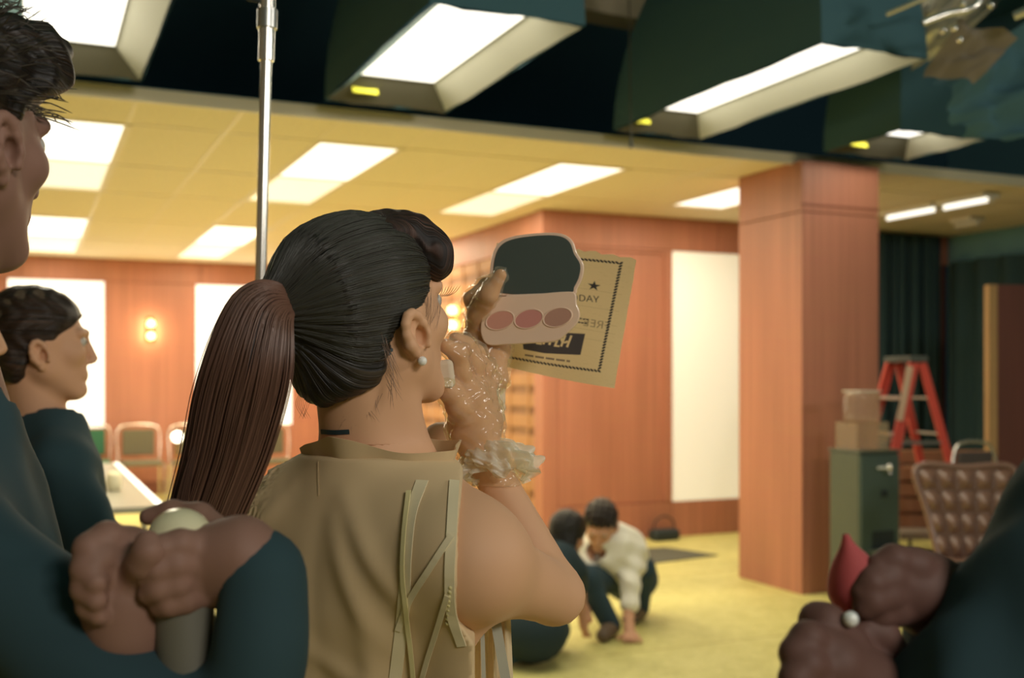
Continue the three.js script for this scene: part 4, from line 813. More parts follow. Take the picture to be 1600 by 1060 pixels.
// hair cap clipped at a hairline given as forward limit over height
function hairCap(p, H, hc, mat, o) {
  const capE = egg(H(0, 0.036, -0.02), (o.size ?? [0.084, 0.095, 0.106]).map((x) => x * H.s), H.q, 0.02), L = [capE, egg(H(0, -0.045, -0.055), [0.064 * H.s, 0.06 * H.s, 0.052 * H.s], H.q, 0.04), ...(o.extra ?? [])], F = blend(L);
  const f = (x, y, z) => { const d = F(x, y, z); if (d > 0.05) return d; const q = H.inv(x, y, z), lim = q.y > 0.07 ? (o.front ?? 0.09) : q.y > 0.02 ? 0.03 + (q.y - 0.02) * 1.2 : q.y > -0.015 ? -0.008 + (q.y + 0.015) * 1.1 : -0.035; return smax(smax(d, (q.z - lim) * 0.75, 0.012), ((o.low ?? -0.085) - q.y) * 0.8, 0.012) + (o.rough ?? 0.0012) * (Math.sin(q.x * 190 + 40 * q.y) + Math.sin(q.z * 160 + 3 * Math.sin(q.y * 70))); };
  const g = skinMesh(f, [hc.x - 0.2, hc.y - 0.14, hc.z - 0.2], [hc.x + 0.2, hc.y + 0.19, hc.z + 0.2], 0.0036);
  const root = H(0, 0.03, -0.11), ax = H(0, 0, -1).sub(H(0, 0, 0)).normalize(), left = H(-1, 0, 0).sub(H(0, 0, 0)).normalize();
  return part('hair', strandUV(g, root, ax, left), mat, p);
}
const BLACKTEE = std(lin(0.019, 0.048, 0.057), { roughness: 0.92 }), DARKTROUSER = std(lin(0.02, 0.045, 0.06), { roughness: 0.9 });
// ---- woman in the black shirt, seen from the side
{
  const B = frame(V(48, 664, 2.36), 0.85), H = frame(V(65, 541, 2.35), 1.05, 0.02, 0, 0.97);
  const p = standing('woman in a black shirt with hair tied back, facing right', B, H, {
    skin: skin(0.62, 0.34, 0.2), shirt: BLACKTEE, shirtWords: 'plain black shirt', trousers: DARKTROUSER, open: 0.072,
    arms: [{ s: B(0.165, -0.09, 0.01), e: V(170, 905, 2.12), w: V(150, 1075, 2.35), cover: 1, cuff: 0.1 }, { s: B(-0.165, -0.09, 0.01), e: B(-0.2, -0.38, 0.02), w: B(-0.1, -0.5, 0.2), cover: 1, cuff: 0.1 }],
    hair: (q, HH, hc) => {
      const h = hairCap(q, HH, hc, hairMat(0.1, 0.068, 0.042), { extra: [egg(HH(0, 0.02, -0.125), [0.045, 0.05, 0.04], HH.q, 0.03)], low: -0.08, front: 0.082, size: [0.087, 0.098, 0.112] });
      const ln = []; for (let i = 0; i < 150; i++) { const a = rr(0.05, 1.5), out = []; for (let j = 0; j <= 7; j++) { const t = (0.35 + 0.65 * j / 7) * 2.3, p0 = HH(0.086 * Math.cos(a) * Math.sin(t), 0.036 + 0.097 * Math.sin(a) * Math.sin(t), -0.02 - 0.108 * Math.cos(t)); out.push(p0); } ln.push(out.slice(0, 5 + Math.floor(rnd() * 3))); }
      part('hair_strands', strands(ln, () => 0.0007, 3, 10), strandMat(0.13, 0.09, 0.055), h);
    },
  });
  // thin cord round the neck
  const c = []; for (let i = 0; i <= 20; i++) { const a = i / 20 * 6.2832; c.push(B(0.064 * Math.sin(a), 0.012 + 0.012 * Math.cos(a), 0.028 - 0.064 * Math.cos(a))); }
  part('neck_cord', tube(c, 0.0022, 60, 6), M.rubber, p);
}
// ---- fair-haired person at the left edge
{
  const B = frame(V(-190, 660, 1.95), 1.3), H = frame(V(-96, 520, 1.95), 1.35, 0, 0, 0.97);
  standing('fair-haired person cut off by the left edge, bare arm low', B, H, {
    skin: skin(0.62, 0.34, 0.2), shirt: BLACKTEE, shirtWords: 'dark shirt', trousers: DARKTROUSER,
    arms: [{ s: B(0.165, -0.09, 0.01), e: V(20, 872, 1.72), w: V(-90, 905, 1.95), cover: 0.45 }, { s: B(-0.165, -0.09, 0.01), e: B(-0.2, -0.38, 0.02), w: B(-0.15, -0.5, 0.2), cover: 0.5 }],
    hair: (q, HH, hc) => hairCap(q, HH, hc, hairMat(0.4, 0.28, 0.14), { size: [0.09, 0.1, 0.112], low: -0.1 }),
  });
}
// ---- dark-haired person at the top left, near, both hands round a flask
{
  const B = frame(V(-150, 650, 1.12), 1.1), H = frame(V(-84, 214, 1.08), 0.35, -0.05, 0, 1.02), d = 0.9;
  const wA = V(410, 905, 0.9), eA = V(384, 1235, 0.88), wB = V(196, 985, 0.9), eB = V(262, 1330, 1.0);
  const handA = [capsule(wA.clone().lerp(eA, 0.12), wA, 0.024, 0.024, 0.02), capsule(wA, V(378, 866, 0.9), 0.025, 0.026, 0.02), capsule(V(372, 866, 0.9), V(318, 868, 0.895), 0.028, 0.024, 0.02), capsule(V(365, 900, 0.91), V(318, 905, 0.905), 0.026, 0.022, 0.02),
    ...chain([V(352, 842, 0.915), V(312, 808, 0.93), V(268, 800, 0.935), V(232, 808, 0.935)], [0.014, 0.0115, 0.0095, 0.0075], 0.006),
    ...chain([V(322, 862, 0.89), V(282, 852, 0.875), V(252, 858, 0.868), V(232, 868, 0.868)], [0.014, 0.0125, 0.011, 0.009], 0.005),
    ...chain([V(318, 885, 0.89), V(276, 882, 0.872), V(246, 890, 0.866), V(228, 900, 0.868)], [0.0135, 0.0125, 0.011, 0.009], 0.005),
    ...chain([V(316, 908, 0.895), V(276, 912, 0.874), V(248, 920, 0.868), V(232, 928, 0.87)], [0.0132, 0.012, 0.0105, 0.0088], 0.005),
    ...chain([V(322, 928, 0.9), V(288, 938, 0.88), V(264, 945, 0.874), V(250, 950, 0.876)], [0.012, 0.011, 0.0095, 0.008], 0.005)];
  const handB = [capsule(wB.clone().lerp(eB, 0.1), wB, 0.027, 0.027, 0.02), capsule(wB, V(190, 930, 0.9), 0.028, 0.03, 0.02), capsule(V(196, 930, 0.9), V(200, 872, 0.9), 0.03, 0.026, 0.02),
    ...chain([V(202, 856, 0.9), V(168, 842, 0.88), V(140, 858, 0.868), V(150, 882, 0.862)], [0.0145, 0.0132, 0.012, 0.0095], 0.006),
    ...chain([V(198, 882, 0.895), V(160, 872, 0.872), V(135, 890, 0.862), V(150, 910, 0.856)], [0.0142, 0.013, 0.0118, 0.0095], 0.005),
    ...chain([V(194, 908, 0.895), V(156, 902, 0.872), V(134, 920, 0.863), V(150, 938, 0.858)], [0.0138, 0.0125, 0.0112, 0.009], 0.005),
    ...chain([V(190, 936, 0.895), V(158, 934, 0.876), V(140, 948, 0.868), V(154, 962, 0.864)], [0.0125, 0.0112, 0.01, 0.0085], 0.005),
    ...chain([V(208, 905, 0.885), V(226, 880, 0.866), V(232, 862, 0.86), V(230, 846, 0.862)], [0.015, 0.0132, 0.0118, 0.009], 0.006)];
  standing('dark-haired person near the left edge, black sleeves, both hands round a flask', B, H, {
    skin: skin(0.25, 0.135, 0.098), shirt: BLACKTEE, shirtWords: 'black long-sleeved top', trousers: DARKTROUSER, thick: 1.1,
    arms: [{ s: B(0.18, -0.09, 0.02), e: eA, w: wA, cover: 1, cuff: 1, wide: 0.037 }, { s: B(-0.18, -0.09, 0.02), e: eB, w: wB, cover: 1, cuff: 0.25, wide: 0.045 }],
    hands: [{ shape: handA, pts: [wA, V(230, 800, 0.93), V(380, 950, 0.87)] }, { shape: handB, pts: [wB, V(132, 842, 0.86), V(225, 960, 0.9)] }],
    hair: (q, HH, hc) => {
      const h = hairCap(q, HH, hc, hairMat(0.05, 0.04, 0.03), { extra: [egg(HH(0.01, 0.1, 0.05), [0.075, 0.032, 0.06], HH.q, 0.03), egg(HH(0.045, 0.065, 0.055), [0.035, 0.035, 0.04], HH.q, 0.03)], low: -0.05, rough: 0.002 });
      const ln = []; for (let i = 0; i < 240; i++) { const a = rr(-0.3, 2.6), t = rr(1.2, 2.5), p0 = HH(0.082 * Math.cos(a) * Math.sin(t), 0.045 + 0.094 * Math.max(-0.2, Math.sin(a)) * Math.sin(t), -0.02 - 0.1 * Math.cos(t)), dir = HH(Math.cos(a) * Math.sin(t), Math.sin(a) * Math.sin(t) + 0.2, -Math.cos(t) + 0.4).sub(HH(0, 0, 0)).normalize(); ln.push([p0, p0.clone().addScaledVector(dir, 0.018).add(v3(rr(-0.006, 0.006), 0, rr(-0.006, 0.006))), p0.clone().addScaledVector(dir, rr(0.025, 0.042)).add(v3(rr(-0.012, 0.012), rr(-0.014, 0.004), rr(-0.01, 0.01)))]); }
      part('hair_strands', strands(ln, () => 0.0008, 3, 6), strandMat(0.06, 0.048, 0.036), h);
    },
  });
  const fl = viewThing('domed_flask', 'pale domed flask held in both hands at the lower left', 'flask', V(296, 1125, 0.9));
  const P = V(281, 842, 0.9), Q = V(296, 1125, 0.9), ax = Q.clone().sub(P);
  const dome = new THREE.SphereGeometry(0.0262, 32, 20, 0, 6.2832, 0, 1.75); dome.scale(1, 0.95, 1); dome.translate(P.x, P.y, P.z);
  part('dome_lid', dome, phys(lin(0.72, 0.66, 0.42), { roughness: 0.28, clearcoat: 0.4 }), fl);
  part('flask_body', [rod(P.clone().addScaledVector(ax, 0.03), Q, 0.0245, 0.0245, 28)], std(lin(0.14, 0.13, 0.1), { roughness: 0.5 }), fl);
  part('lid_ring', rod(P.clone().addScaledVector(ax, 0.02), P.clone().addScaledVector(ax, 0.035), 0.0268, 0.0268, 28), M.steel, fl);
}
// ---- person at the lower right: black sleeve, hands with a ring, pointed sponge
{
  const B = frame(V(2050, 640, 0.98), -0.75), H = frame(V(2080, 300, 0.98), -0.8, -0.2);
  const eU = V(1600, 1190, 0.8), wU = V(1418, 1150, 0.84), eL = V(1540, 1010, 0.9), wL = V(1462, 938, 0.87);
  const handU = [capsule(wL.clone().lerp(eL, 0.2), wL, 0.027, 0.027, 0.02), capsule(wL, V(1435, 930, 0.86), 0.028, 0.027, 0.02), capsule(V(1440, 915, 0.86), V(1402, 910, 0.85), 0.024, 0.02, 0.02),
    ...chain([V(1452, 905, 0.855), V(1430, 884, 0.845), V(1396, 876, 0.84), V(1372, 884, 0.838)], [0.0142, 0.013, 0.0118, 0.0092], 0.005),
    ...chain([V(1420, 915, 0.85), V(1388, 905, 0.838), V(1362, 912, 0.832), V(1346, 924, 0.832)], [0.014, 0.0128, 0.0115, 0.009], 0.005),
    ...chain([V(1418, 938, 0.85), V(1386, 932, 0.836), V(1362, 940, 0.83), V(1350, 952, 0.83)], [0.0135, 0.0122, 0.011, 0.0088], 0.005),
    ...chain([V(1424, 955, 0.852), V(1396, 956, 0.84), V(1376, 964, 0.836), V(1366, 974, 0.836)], [0.012, 0.011, 0.0098, 0.008], 0.005),
    ...chain([V(1440, 935, 0.872), V(1402, 928, 0.878), V(1370, 928, 0.876), V(1344, 938, 0.868)], [0.016, 0.014, 0.0122, 0.0095], 0.006)];
  const handD = [capsule(wU.clone().lerp(eU, 0.15), wU, 0.028, 0.028, 0.02), capsule(wU, V(1345, 1088, 0.83), 0.029, 0.03, 0.02), capsule(V(1345, 1080, 0.825), V(1300, 1040, 0.81), 0.03, 0.026, 0.02),
    ...chain([V(1325, 1005, 0.82), V(1290, 972, 0.82), V(1275, 968, 0.825), V(1262, 990, 0.826)], [0.0145, 0.0132, 0.0118, 0.0092], 0.006),
    ...chain([V(1305, 1020, 0.81), V(1262, 1000, 0.8), V(1244, 1022, 0.795), V(1262, 1044, 0.79)], [0.0145, 0.0132, 0.012, 0.0095], 0.005),
    ...chain([V(1308, 1052, 0.805), V(1262, 1040, 0.79), V(1242, 1062, 0.785), V(1262, 1082, 0.782)], [0.0142, 0.013, 0.0115, 0.0092], 0.005),
    ...chain([V(1318, 1085, 0.805), V(1278, 1080, 0.79), V(1260, 1098, 0.786), V(1278, 1114, 0.784)], [0.0128, 0.0115, 0.0102, 0.0085], 0.005),
    ...chain([V(1330, 1020, 0.835), V(1352, 985, 0.84), V(1378, 992, 0.838), V(1398, 1014, 0.835)], [0.016, 0.014, 0.0125, 0.0098], 0.006)];
  const p = standing('person in black at the lower right corner, hands raised, ring on one hand', B, H, {
    skin: skin(0.145, 0.072, 0.056), shirt: BLACKTEE, shirtWords: 'black long-sleeved top', trousers: DARKTROUSER,
    arms: [{ s: B(-0.19, -0.09, 0.02), e: V(1720, 1150, 0.8), w: wU, cover: 1, cuff: 0.85, wide: 0.056 }, { s: B(0.165, -0.09, 0.05), e: eL, w: wL, cover: 1, cuff: 0.5, wide: 0.045 }],
    hands: [{ shape: handU, pts: [wL, V(1345, 876, 0.83), V(1470, 970, 0.88)] }, { shape: handD, pts: [wU, V(1242, 965, 0.78), V(1400, 1115, 0.85)] }],
    hair: (q, HH, hc) => hairCap(q, HH, hc, hairMat(0.05, 0.04, 0.03), { low: -0.1 }),
  });
  // sleeve of the near arm filling the corner
  const a = V(1775, 770, 0.84), b = V(1545, 1130, 0.8), F = blend([capsule(a, b, 0.078, 0.07, 0.03), capsule(b, wU, 0.066, 0.04, 0.03)]), bx = around([a, b, wU], 0.1);
  part('near_sleeve', skinMesh((x, y, z) => F(x, y, z) + 0.0025 * Math.sin(x * 60 + y * 45 + 2 * Math.sin(z * 50)), bx[0], bx[1], 0.006), BLACKTEE, p);
  const rp = V(1329, 968, 0.806); part('ring', ball(0.006, rp.x, rp.y, rp.z, 12), phys(lin(0.92, 0.92, 0.86), { roughness: 0.12, clearcoat: 1 }), p).userData.label = 'bright white stone ring';
  const s = viewThing('pointed_sponge', 'pointed red makeup sponge held up at the lower right', 'sponge', V(1338, 955, 0.85));
  const T = V(1322, 838, 0.842), C = V(1336, 915, 0.85), sq = blend([egg(C, [0.0185, 0.024, 0.0185], null, 0.02), capsule(C, T, 0.017, 0.003, 0.015)]), sbx = around([T, C, V(1338, 960, 0.85)], 0.03);
  part('sponge_body', skinMesh(sq, sbx[0], sbx[1], 0.0025), phys(lin(0.55, 0.09, 0.09), { roughness: 0.8, transmission: 0.2, thickness: 0 }), s);
}
// ---- man in a white shirt crouching with one hand on the floor
{
  const at = (px, py, d) => V(px, py, d), base = v3(at(960, 0, 6.35).x, 0, -6.35), p = viewThing('person', 'man in a white shirt crouching with one hand on the floor', 'person', base);
  const H = frame(V(938, 822, 6.22), Math.PI + 0.25, -0.62, 0.1, 1.08), sh = V(986, 852, 6.35), sh2 = V(918, 862, 6.3), hipc = V(985, 905, 6.68);
  const el = V(984, 905, 6.22), wr = V(982, 968, 6.12), fl = V(984, 1000, 6.06); fl.y = 0.03;
  const skinC = skin(0.62, 0.33, 0.2);
  const neck = capsule(H(0, -0.05, -0.03), sh.clone().add(sh2).multiplyScalar(0.5), 0.058, 0.066, 0.04);
  const f1 = fl.clone(), fing = [-1.5, -0.5, 0.5, 1.5].map((k) => capsule(f1.clone().add(v3(k * 0.02, 0.01, 0.02)), f1.clone().add(v3(k * 0.03 + 0.01, -0.016, 0.09)), 0.012, 0.009, 0.006));
  const bodyF = blend([neck, capsule(el, wr, 0.042, 0.03, 0.02), capsule(wr, f1, 0.03, 0.034, 0.02), ...fing, capsule(f1, f1.clone().add(v3(-0.07, -0.01, 0.03)), 0.014, 0.01, 0.01), capsule(sh2, V(905, 925, 6.15), 0.045, 0.035, 0.02), capsule(V(905, 925, 6.15), V(918, 968, 6.1), 0.034, 0.03, 0.02)]);
  const bb = around([sh, sh2, fl, wr, H(0, 0, 0), V(905, 925, 6.15)], 0.15); bb[0][1] = -0.003;
  const headF = blend([neck, ...headShape(H, 1.02)]), hc = H(0, 0, 0);
  part('body', [skinMesh(bodyF, bb[0], bb[1], 0.0085), skinMesh(headF, [hc.x - 0.19, hc.y - 0.19, hc.z - 0.19], [hc.x + 0.19, hc.y + 0.17, hc.z + 0.19], 0.006)], skinC, p);
  eyes(H, p);
  hairCap(p, H, hc, hairMat(0.06, 0.05, 0.04), { front: 0.085, low: -0.06, rough: 0.003, size: [0.09, 0.105, 0.11] });
  const mid = sh.clone().add(sh2).multiplyScalar(0.5), shirt = blend([egg(mid.clone().lerp(hipc, 0.3), [0.19, 0.17, 0.2], null, 0.06), capsule(mid, hipc, 0.16, 0.15, 0.06), capsule(sh, sh2, 0.075, 0.07, 0.05), capsule(sh, el, 0.078, 0.062, 0.04), capsule(el, wr.clone().lerp(el, 0.35), 0.06, 0.052, 0.02), capsule(sh2, V(905, 920, 6.15), 0.07, 0.058, 0.03)]);
  const sbx = around([sh, sh2, hipc, wr, V(905, 920, 6.15)], 0.24);
  part('shirt', skinMesh((x, y, z) => { let d = shirt(x, y, z); if (d > 0.06) return d; d += 0.006 * Math.sin(x * 36 + y * 24 + 2 * Math.sin(y * 18)) + 0.004 * Math.sin(y * 50 - z * 30); const q = v3(x, y, z).sub(H(0, -0.13, 0.06)); return smax(d, 0.075 - q.length(), 0.01); }, sbx[0], sbx[1], 0.011), std(lin(0.82, 0.78, 0.66), { roughness: 0.85 }), p).userData.label = 'white shirt with rolled sleeves';
  const kneeL = V(916, 905, 6.12), footL = V(955, 990, 6.16), kneeR = V(1004, 890, 6.42), footR = V(1000, 975, 6.6); footL.y = 0.06; footR.y = 0.06;
  const tr = blend([capsule(hipc, kneeL, 0.105, 0.075, 0.04), capsule(kneeL, footL, 0.07, 0.055, 0.03), capsule(hipc, kneeR, 0.1, 0.075, 0.04), capsule(kneeR, footR, 0.07, 0.055, 0.03), egg(hipc, [0.17, 0.14, 0.15], null, 0.05)]), tb = around([hipc, kneeL, footL, kneeR, footR], 0.18); tb[0][1] = 0.03;
  part('trousers', skinMesh(tr, tb[0], tb[1], 0.012), DARKTROUSER, p);
  for (const q of [footL, footR]) { const a = q.clone(), b = q.clone().add(v3(-0.06, -0.02, 0.15)); a.y = 0.05; b.y = 0.04; const f = blend([capsule(a, b, 0.05, 0.038, 0.02)]), x = around([a, b], 0.07); x[0][1] = -0.002; part('shoe', skinMesh((u, v, w) => Math.max(f(u, v, w), 0.002 - v), x[0], x[1], 0.009), std(lin(0.12, 0.08, 0.05), { roughness: 0.6 }), p); }
  const bt = wr.clone(); const br = new THREE.TorusGeometry(0.034, 0.005, 8, 24); br.rotateX(Math.PI / 2); br.translate(bt.x, bt.y, bt.z); part('wristband', br, M.rubber, p);
}
// ---- dark-haired person crouching beside him, mostly hidden
{
  const p = viewThing('person', 'dark-haired person in black crouching beside the man in white', 'person', v3(V(850, 0, 5.7).x, 0, -5.7));
  const H = frame(V(888, 838, 5.85), 0.7, -0.35, 0, 1), hc = H(0, 0, 0), n = V(872, 880, 5.75), hp = V(830, 985, 5.55);
  const neck = capsule(H(0, -0.05, -0.03), n, 0.055, 0.062, 0.03), hand = V(912, 962, 6.0); hand.y = 0.09;
  const elb = V(905, 915, 5.95), bf = blend([neck, capsule(elb, hand, 0.034, 0.026, 0.02), ...[-1, 0, 1].map((k) => capsule(hand, hand.clone().add(v3(0.02 + k * 0.018, -0.06, -0.03)), 0.014, 0.009, 0.006))]), bx = around([n, elb, hand], 0.1);
  part('body', [skinMesh(bf, bx[0], bx[1], 0.009), skinMesh(blend([neck, ...headShape(H)]), [hc.x - 0.17, hc.y - 0.17, hc.z - 0.17], [hc.x + 0.17, hc.y + 0.16, hc.z + 0.17], 0.006)], skin(0.55, 0.29, 0.18), p);
  eyes(H, p);
  hairCap(p, H, hc, hairMat(0.03, 0.032, 0.03), { low: -0.12, size: [0.095, 0.105, 0.115], extra: [egg(H(0.01, -0.06, -0.03), [0.088, 0.09, 0.075], H.q, 0.04)] });
  const f = blend([capsule(n, hp, 0.12, 0.15, 0.06), capsule(n.clone().add(v3(0.1, -0.04, 0)), elb, 0.06, 0.05, 0.04), egg(hp, [0.19, 0.15, 0.18], null, 0.06)]), sx = around([n, hp, elb], 0.24);
  part('shirt', skinMesh(f, sx[0], sx[1], 0.013), std(lin(0.014, 0.03, 0.036), { roughness: 0.9 }), p).userData.label = 'black top';
  const k1 = V(868, 985, 5.85), k2 = V(800, 985, 5.75), a1 = V(850, 1035, 5.55), a2 = V(800, 1040, 5.5); a1.y = a2.y = 0.07;
  const tr = blend([capsule(hp, k1, 0.11, 0.075, 0.04), capsule(k1, a1, 0.07, 0.055, 0.03), capsule(hp, k2, 0.11, 0.075, 0.04), capsule(k2, a2, 0.07, 0.055, 0.03)]), tb = around([hp, k1, k2, a1, a2], 0.14); tb[0][1] = 0.01;
  part('trousers', skinMesh((x, y, z) => Math.max(tr(x, y, z), 0.012 - y), tb[0], tb[1], 0.012), DARKTROUSER, p);
  for (const q of [a1, a2]) { const b = q.clone().add(v3(0.05, 0, -0.14)); b.y = 0.04; const s = blend([capsule(q, b, 0.05, 0.036, 0.02)]), x = around([q, b], 0.07); x[0][1] = -0.002; part('shoe', skinMesh((u, v, w) => Math.max(s(u, v, w), 0.002 - v), x[0], x[1], 0.009), M.rubber, p); }
}
// ---------------------------------------------------------------- furniture and equipment
// chrome telescopic pole behind the ponytail
{
  const a = V(405, 0, 2.05), b = V(419, -190, 2.05); a.y = 0; const t = viewThing('light_stand', 'chrome stand pole rising behind the ponytail', 'stand', v3(a.x, 0, a.z));
  const P = (y) => { const k = (EYE - y) / 2.05 * FOCAL + HORIZON, s = (k - 0) / 410; return V(418 - 10 * s, k, 2.05); };
  part('upper_tube', rod(P(1.5), P(2.06), 0.0105, 0.0105, 20), M.chrome, t);
  part('outer_tube', rod(P(2.04), P(2.95), 0.0145, 0.0145, 20), M.chrome, t);
  part('lower_tube', rod(P(0.1), P(1.52), 0.0125, 0.0125, 20), M.chrome, t);
  part('collar_clamp', rod(P(2.1), P(2.135), 0.0185, 0.0185, 20), M.steel, t); part('collar_clamp', rod(P(2.165), P(2.185), 0.0175, 0.0175, 20), M.steel, t);
  const c = P(2.15), kn = part('clamp_knob', rod(c, c.clone().add(v3(-0.035, 0.005, 0.01)), 0.007), M.rubber, t);
  for (let i = 0; i < 3; i++) { const q = i * 2.094 + 0.4, f = P(0.1), e = v3(f.x + 0.4 * Math.cos(q), 0.012, f.z + 0.4 * Math.sin(q)); part('leg', rod(P(0.5), e, 0.009, 0.009, 10), M.chrome, t); }
}
// stacking chairs along the back wall
function chairAt(px, d, words, cushion, k = 1) {
  const w = W(px, 0, d), t = thing('side_chair', words, 'chair', [w.x, 0, w.z], 0.05 * Math.sin(px), 'chrome-framed chairs along the back wall');
  const R = 0.011, wd = 0.235 * k;
  const back = [v3(-wd, 0.43, -0.22), v3(-wd, 0.82, -0.26), v3(-wd + 0.05, 0.87, -0.265), v3(wd - 0.05, 0.87, -0.265), v3(wd, 0.82, -0.26), v3(wd, 0.43, -0.22)];
  part('back_frame', tube(back, R, 60, 8), M.chrome, t);
  for (const s of [-1, 1]) { part('leg', rod(v3(s * wd, 0.43, 0.2), v3(s * (wd + 0.01), 0, 0.22), R), M.chrome, t); part('leg', rod(v3(s * wd, 0.43, -0.22), v3(s * (wd + 0.01), 0, -0.27), R), M.chrome, t); part('seat_rail', rod(v3(s * wd, 0.43, -0.22), v3(s * wd, 0.43, 0.2), R), M.chrome, t); }
  part('seat', slab(-wd + 0.015, wd - 0.015, 0.42, 0.475, -0.2, 0.22, 0.02), cushion, t);
  part('backrest', slab(-wd + 0.05, wd - 0.05, 0.52, 0.83, -0.275, -0.235, 0.016), cushion, t);
}
const OLIVE = std(lin(0.13, 0.115, 0.07), { roughness: 0.8 }), GREENC = std(lin(0.03, 0.14, 0.075), { roughness: 0.7 });
chairAt(141, 12.9, 'chair with a green back beside the woman in black', GREENC);
chairAt(221, 12.9, 'olive padded chrome chair below the left wall sconce', OLIVE);
chairAt(300, 12.95, 'olive padded chrome chair just left of the ponytail', OLIVE);
chairAt(425, 13.2, 'olive padded chrome chair between ponytail and neck', OLIVE);
// long white-edged table with clutter
{
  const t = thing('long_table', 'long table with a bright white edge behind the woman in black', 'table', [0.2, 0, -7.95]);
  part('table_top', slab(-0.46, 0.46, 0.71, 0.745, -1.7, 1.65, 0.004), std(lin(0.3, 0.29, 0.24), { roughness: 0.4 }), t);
  part('edge_strip', slab(0.462, 0.5, 0.7, 0.746, -1.7, 1.65, 0.006), M.glowTube, t).userData.label = 'white edge strip with added glow';  // table edge given an added glow so it reads as a bright line
  for (const [x, z] of [[-0.4, -1.6], [0.4, -1.6], [-0.4, 1.55], [0.4, 1.55]]) part('leg', rod(v3(x, 0, z), v3(x, 0.71, z), 0.02), M.steel, t);
  areaLight(0.036, 3.3, v3(0.2 + 0.481, 0.752, -7.975), v3(0.2 + 0.481, 3, -7.975), lin(1, 0.95, 0.85), 1.2);  // light added for the glowing table edge
  const top = 0.7465;
  for (const [x, z, r, h, c, n, words] of [[0.5, -7.25, 0.05, 0.1, lin(0.75, 0.7, 0.5), 'paper_cup', 'cream paper cup on the long table near its front'], [0.28, -7.5, 0.06, 0.14, lin(0.1, 0.35, 0.2), 'green_tub', 'green tub on the long table'], [0.42, -8.6, 0.04, 0.2, lin(0.85, 0.83, 0.75), 'white_bottle', 'white bottle on the far end of the long table'], [0.35, -8.1, 0.07, 0.09, lin(0.8, 0.55, 0.4), 'pink_bowl', 'pinkish bowl in the middle of the long table'], [0.12, -7.3, 0.05, 0.1, lin(0.8, 0.72, 0.5), 'jar', 'cream jar near the green tub on the long table']]) {
    const q = thing(n, words, 'container', [x, top, z]);
    part('vessel', new THREE.LatheGeometry([[0, 0], [r * 0.8, 0], [r, h * 0.5], [r * 0.9, h * 0.9], [r * 0.85, h], [r * 0.8, h], [r * 0.8, h * 0.85], [0, h * 0.8]].map(([a, b]) => new THREE.Vector2(a, b)), 20), std(c, { roughness: 0.4 }), q);
    part('lid', new THREE.LatheGeometry([[0, h + 0.02], [r * 0.55, h + 0.018], [r * 0.86, h + 0.002], [r * 0.86, h - 0.006]].map(([a, b]) => new THREE.Vector2(a, b)), 20), std(c, { roughness: 0.3 }), q);
  }
  // small glowing globe on a stand, added for the bright spot among the chairs
  const g = W(277, 683, 12.2), l = thing('added_globe', 'small added glowing globe in front of the chairs by the ponytail', 'lamp', [g.x, 0, g.z]);
  part('globe_stem', rod(v3(0, 0.02, 0), v3(0, g.y - 0.05, 0), 0.012), M.brass, l); part('globe_foot', rod(v3(0, 0, 0), v3(0, 0.025, 0), 0.11, 0.1, 20), M.brass, l);
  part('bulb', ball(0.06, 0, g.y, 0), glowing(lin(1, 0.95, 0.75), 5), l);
  const pl = new THREE.PointLight(lin(1, 0.85, 0.6), 0.8); pl.position.set(g.x, g.y, g.z); pl.castShadow = true; scene.add(pl);  // light of the added globe
}
// wire-handled black bag and dark mat by the right wall
{
  const w = W(1043, 838, 9.75), t = thing('black_bag', 'small black bag with an arched handle against the right wall', 'bag', [w.x, 0, -8.42]);
  const g = new RoundedBoxGeometry(0.27, 0.1, 0.14, 3, 0.035); g.translate(0, 0.05, 0); part('bag_body', g, M.rubber, t);
  part('handle', tube([v3(-0.11, 0.08, 0), v3(-0.09, 0.17, 0), v3(0, 0.215, 0), v3(0.09, 0.17, 0), v3(0.11, 0.08, 0)], 0.007, 30, 8), M.rubber, t);
  const m = thing('floor_mat', 'dark grey triangular-looking mat on the floor behind the crouching man', 'mat', [0, 0, 0]);
  const P = [[985, 860, 0], [1040, 857, 0], [1122, 869, 0], [1000, 884, 0]].map(([x, y]) => { const d = EYE * FOCAL / (y - HORIZON); return W(x, y, d); });
  const s = new THREE.Shape(P.map((q) => new THREE.Vector2(q.x, -q.z))), e = new THREE.ExtrudeGeometry(s, { depth: 0.008, bevelEnabled: false }); e.rotateX(-Math.PI / 2); const c = P[0]; e.translate(-c.x, 0.001, -c.z); m.position.set(c.x, 0, c.z);
  part('mat_sheet', e, std(lin(0.1, 0.1, 0.075), { roughness: 0.9 }), m);
  m.userData.label = 'thin dark grey mat on the floor behind the crouching man';
}
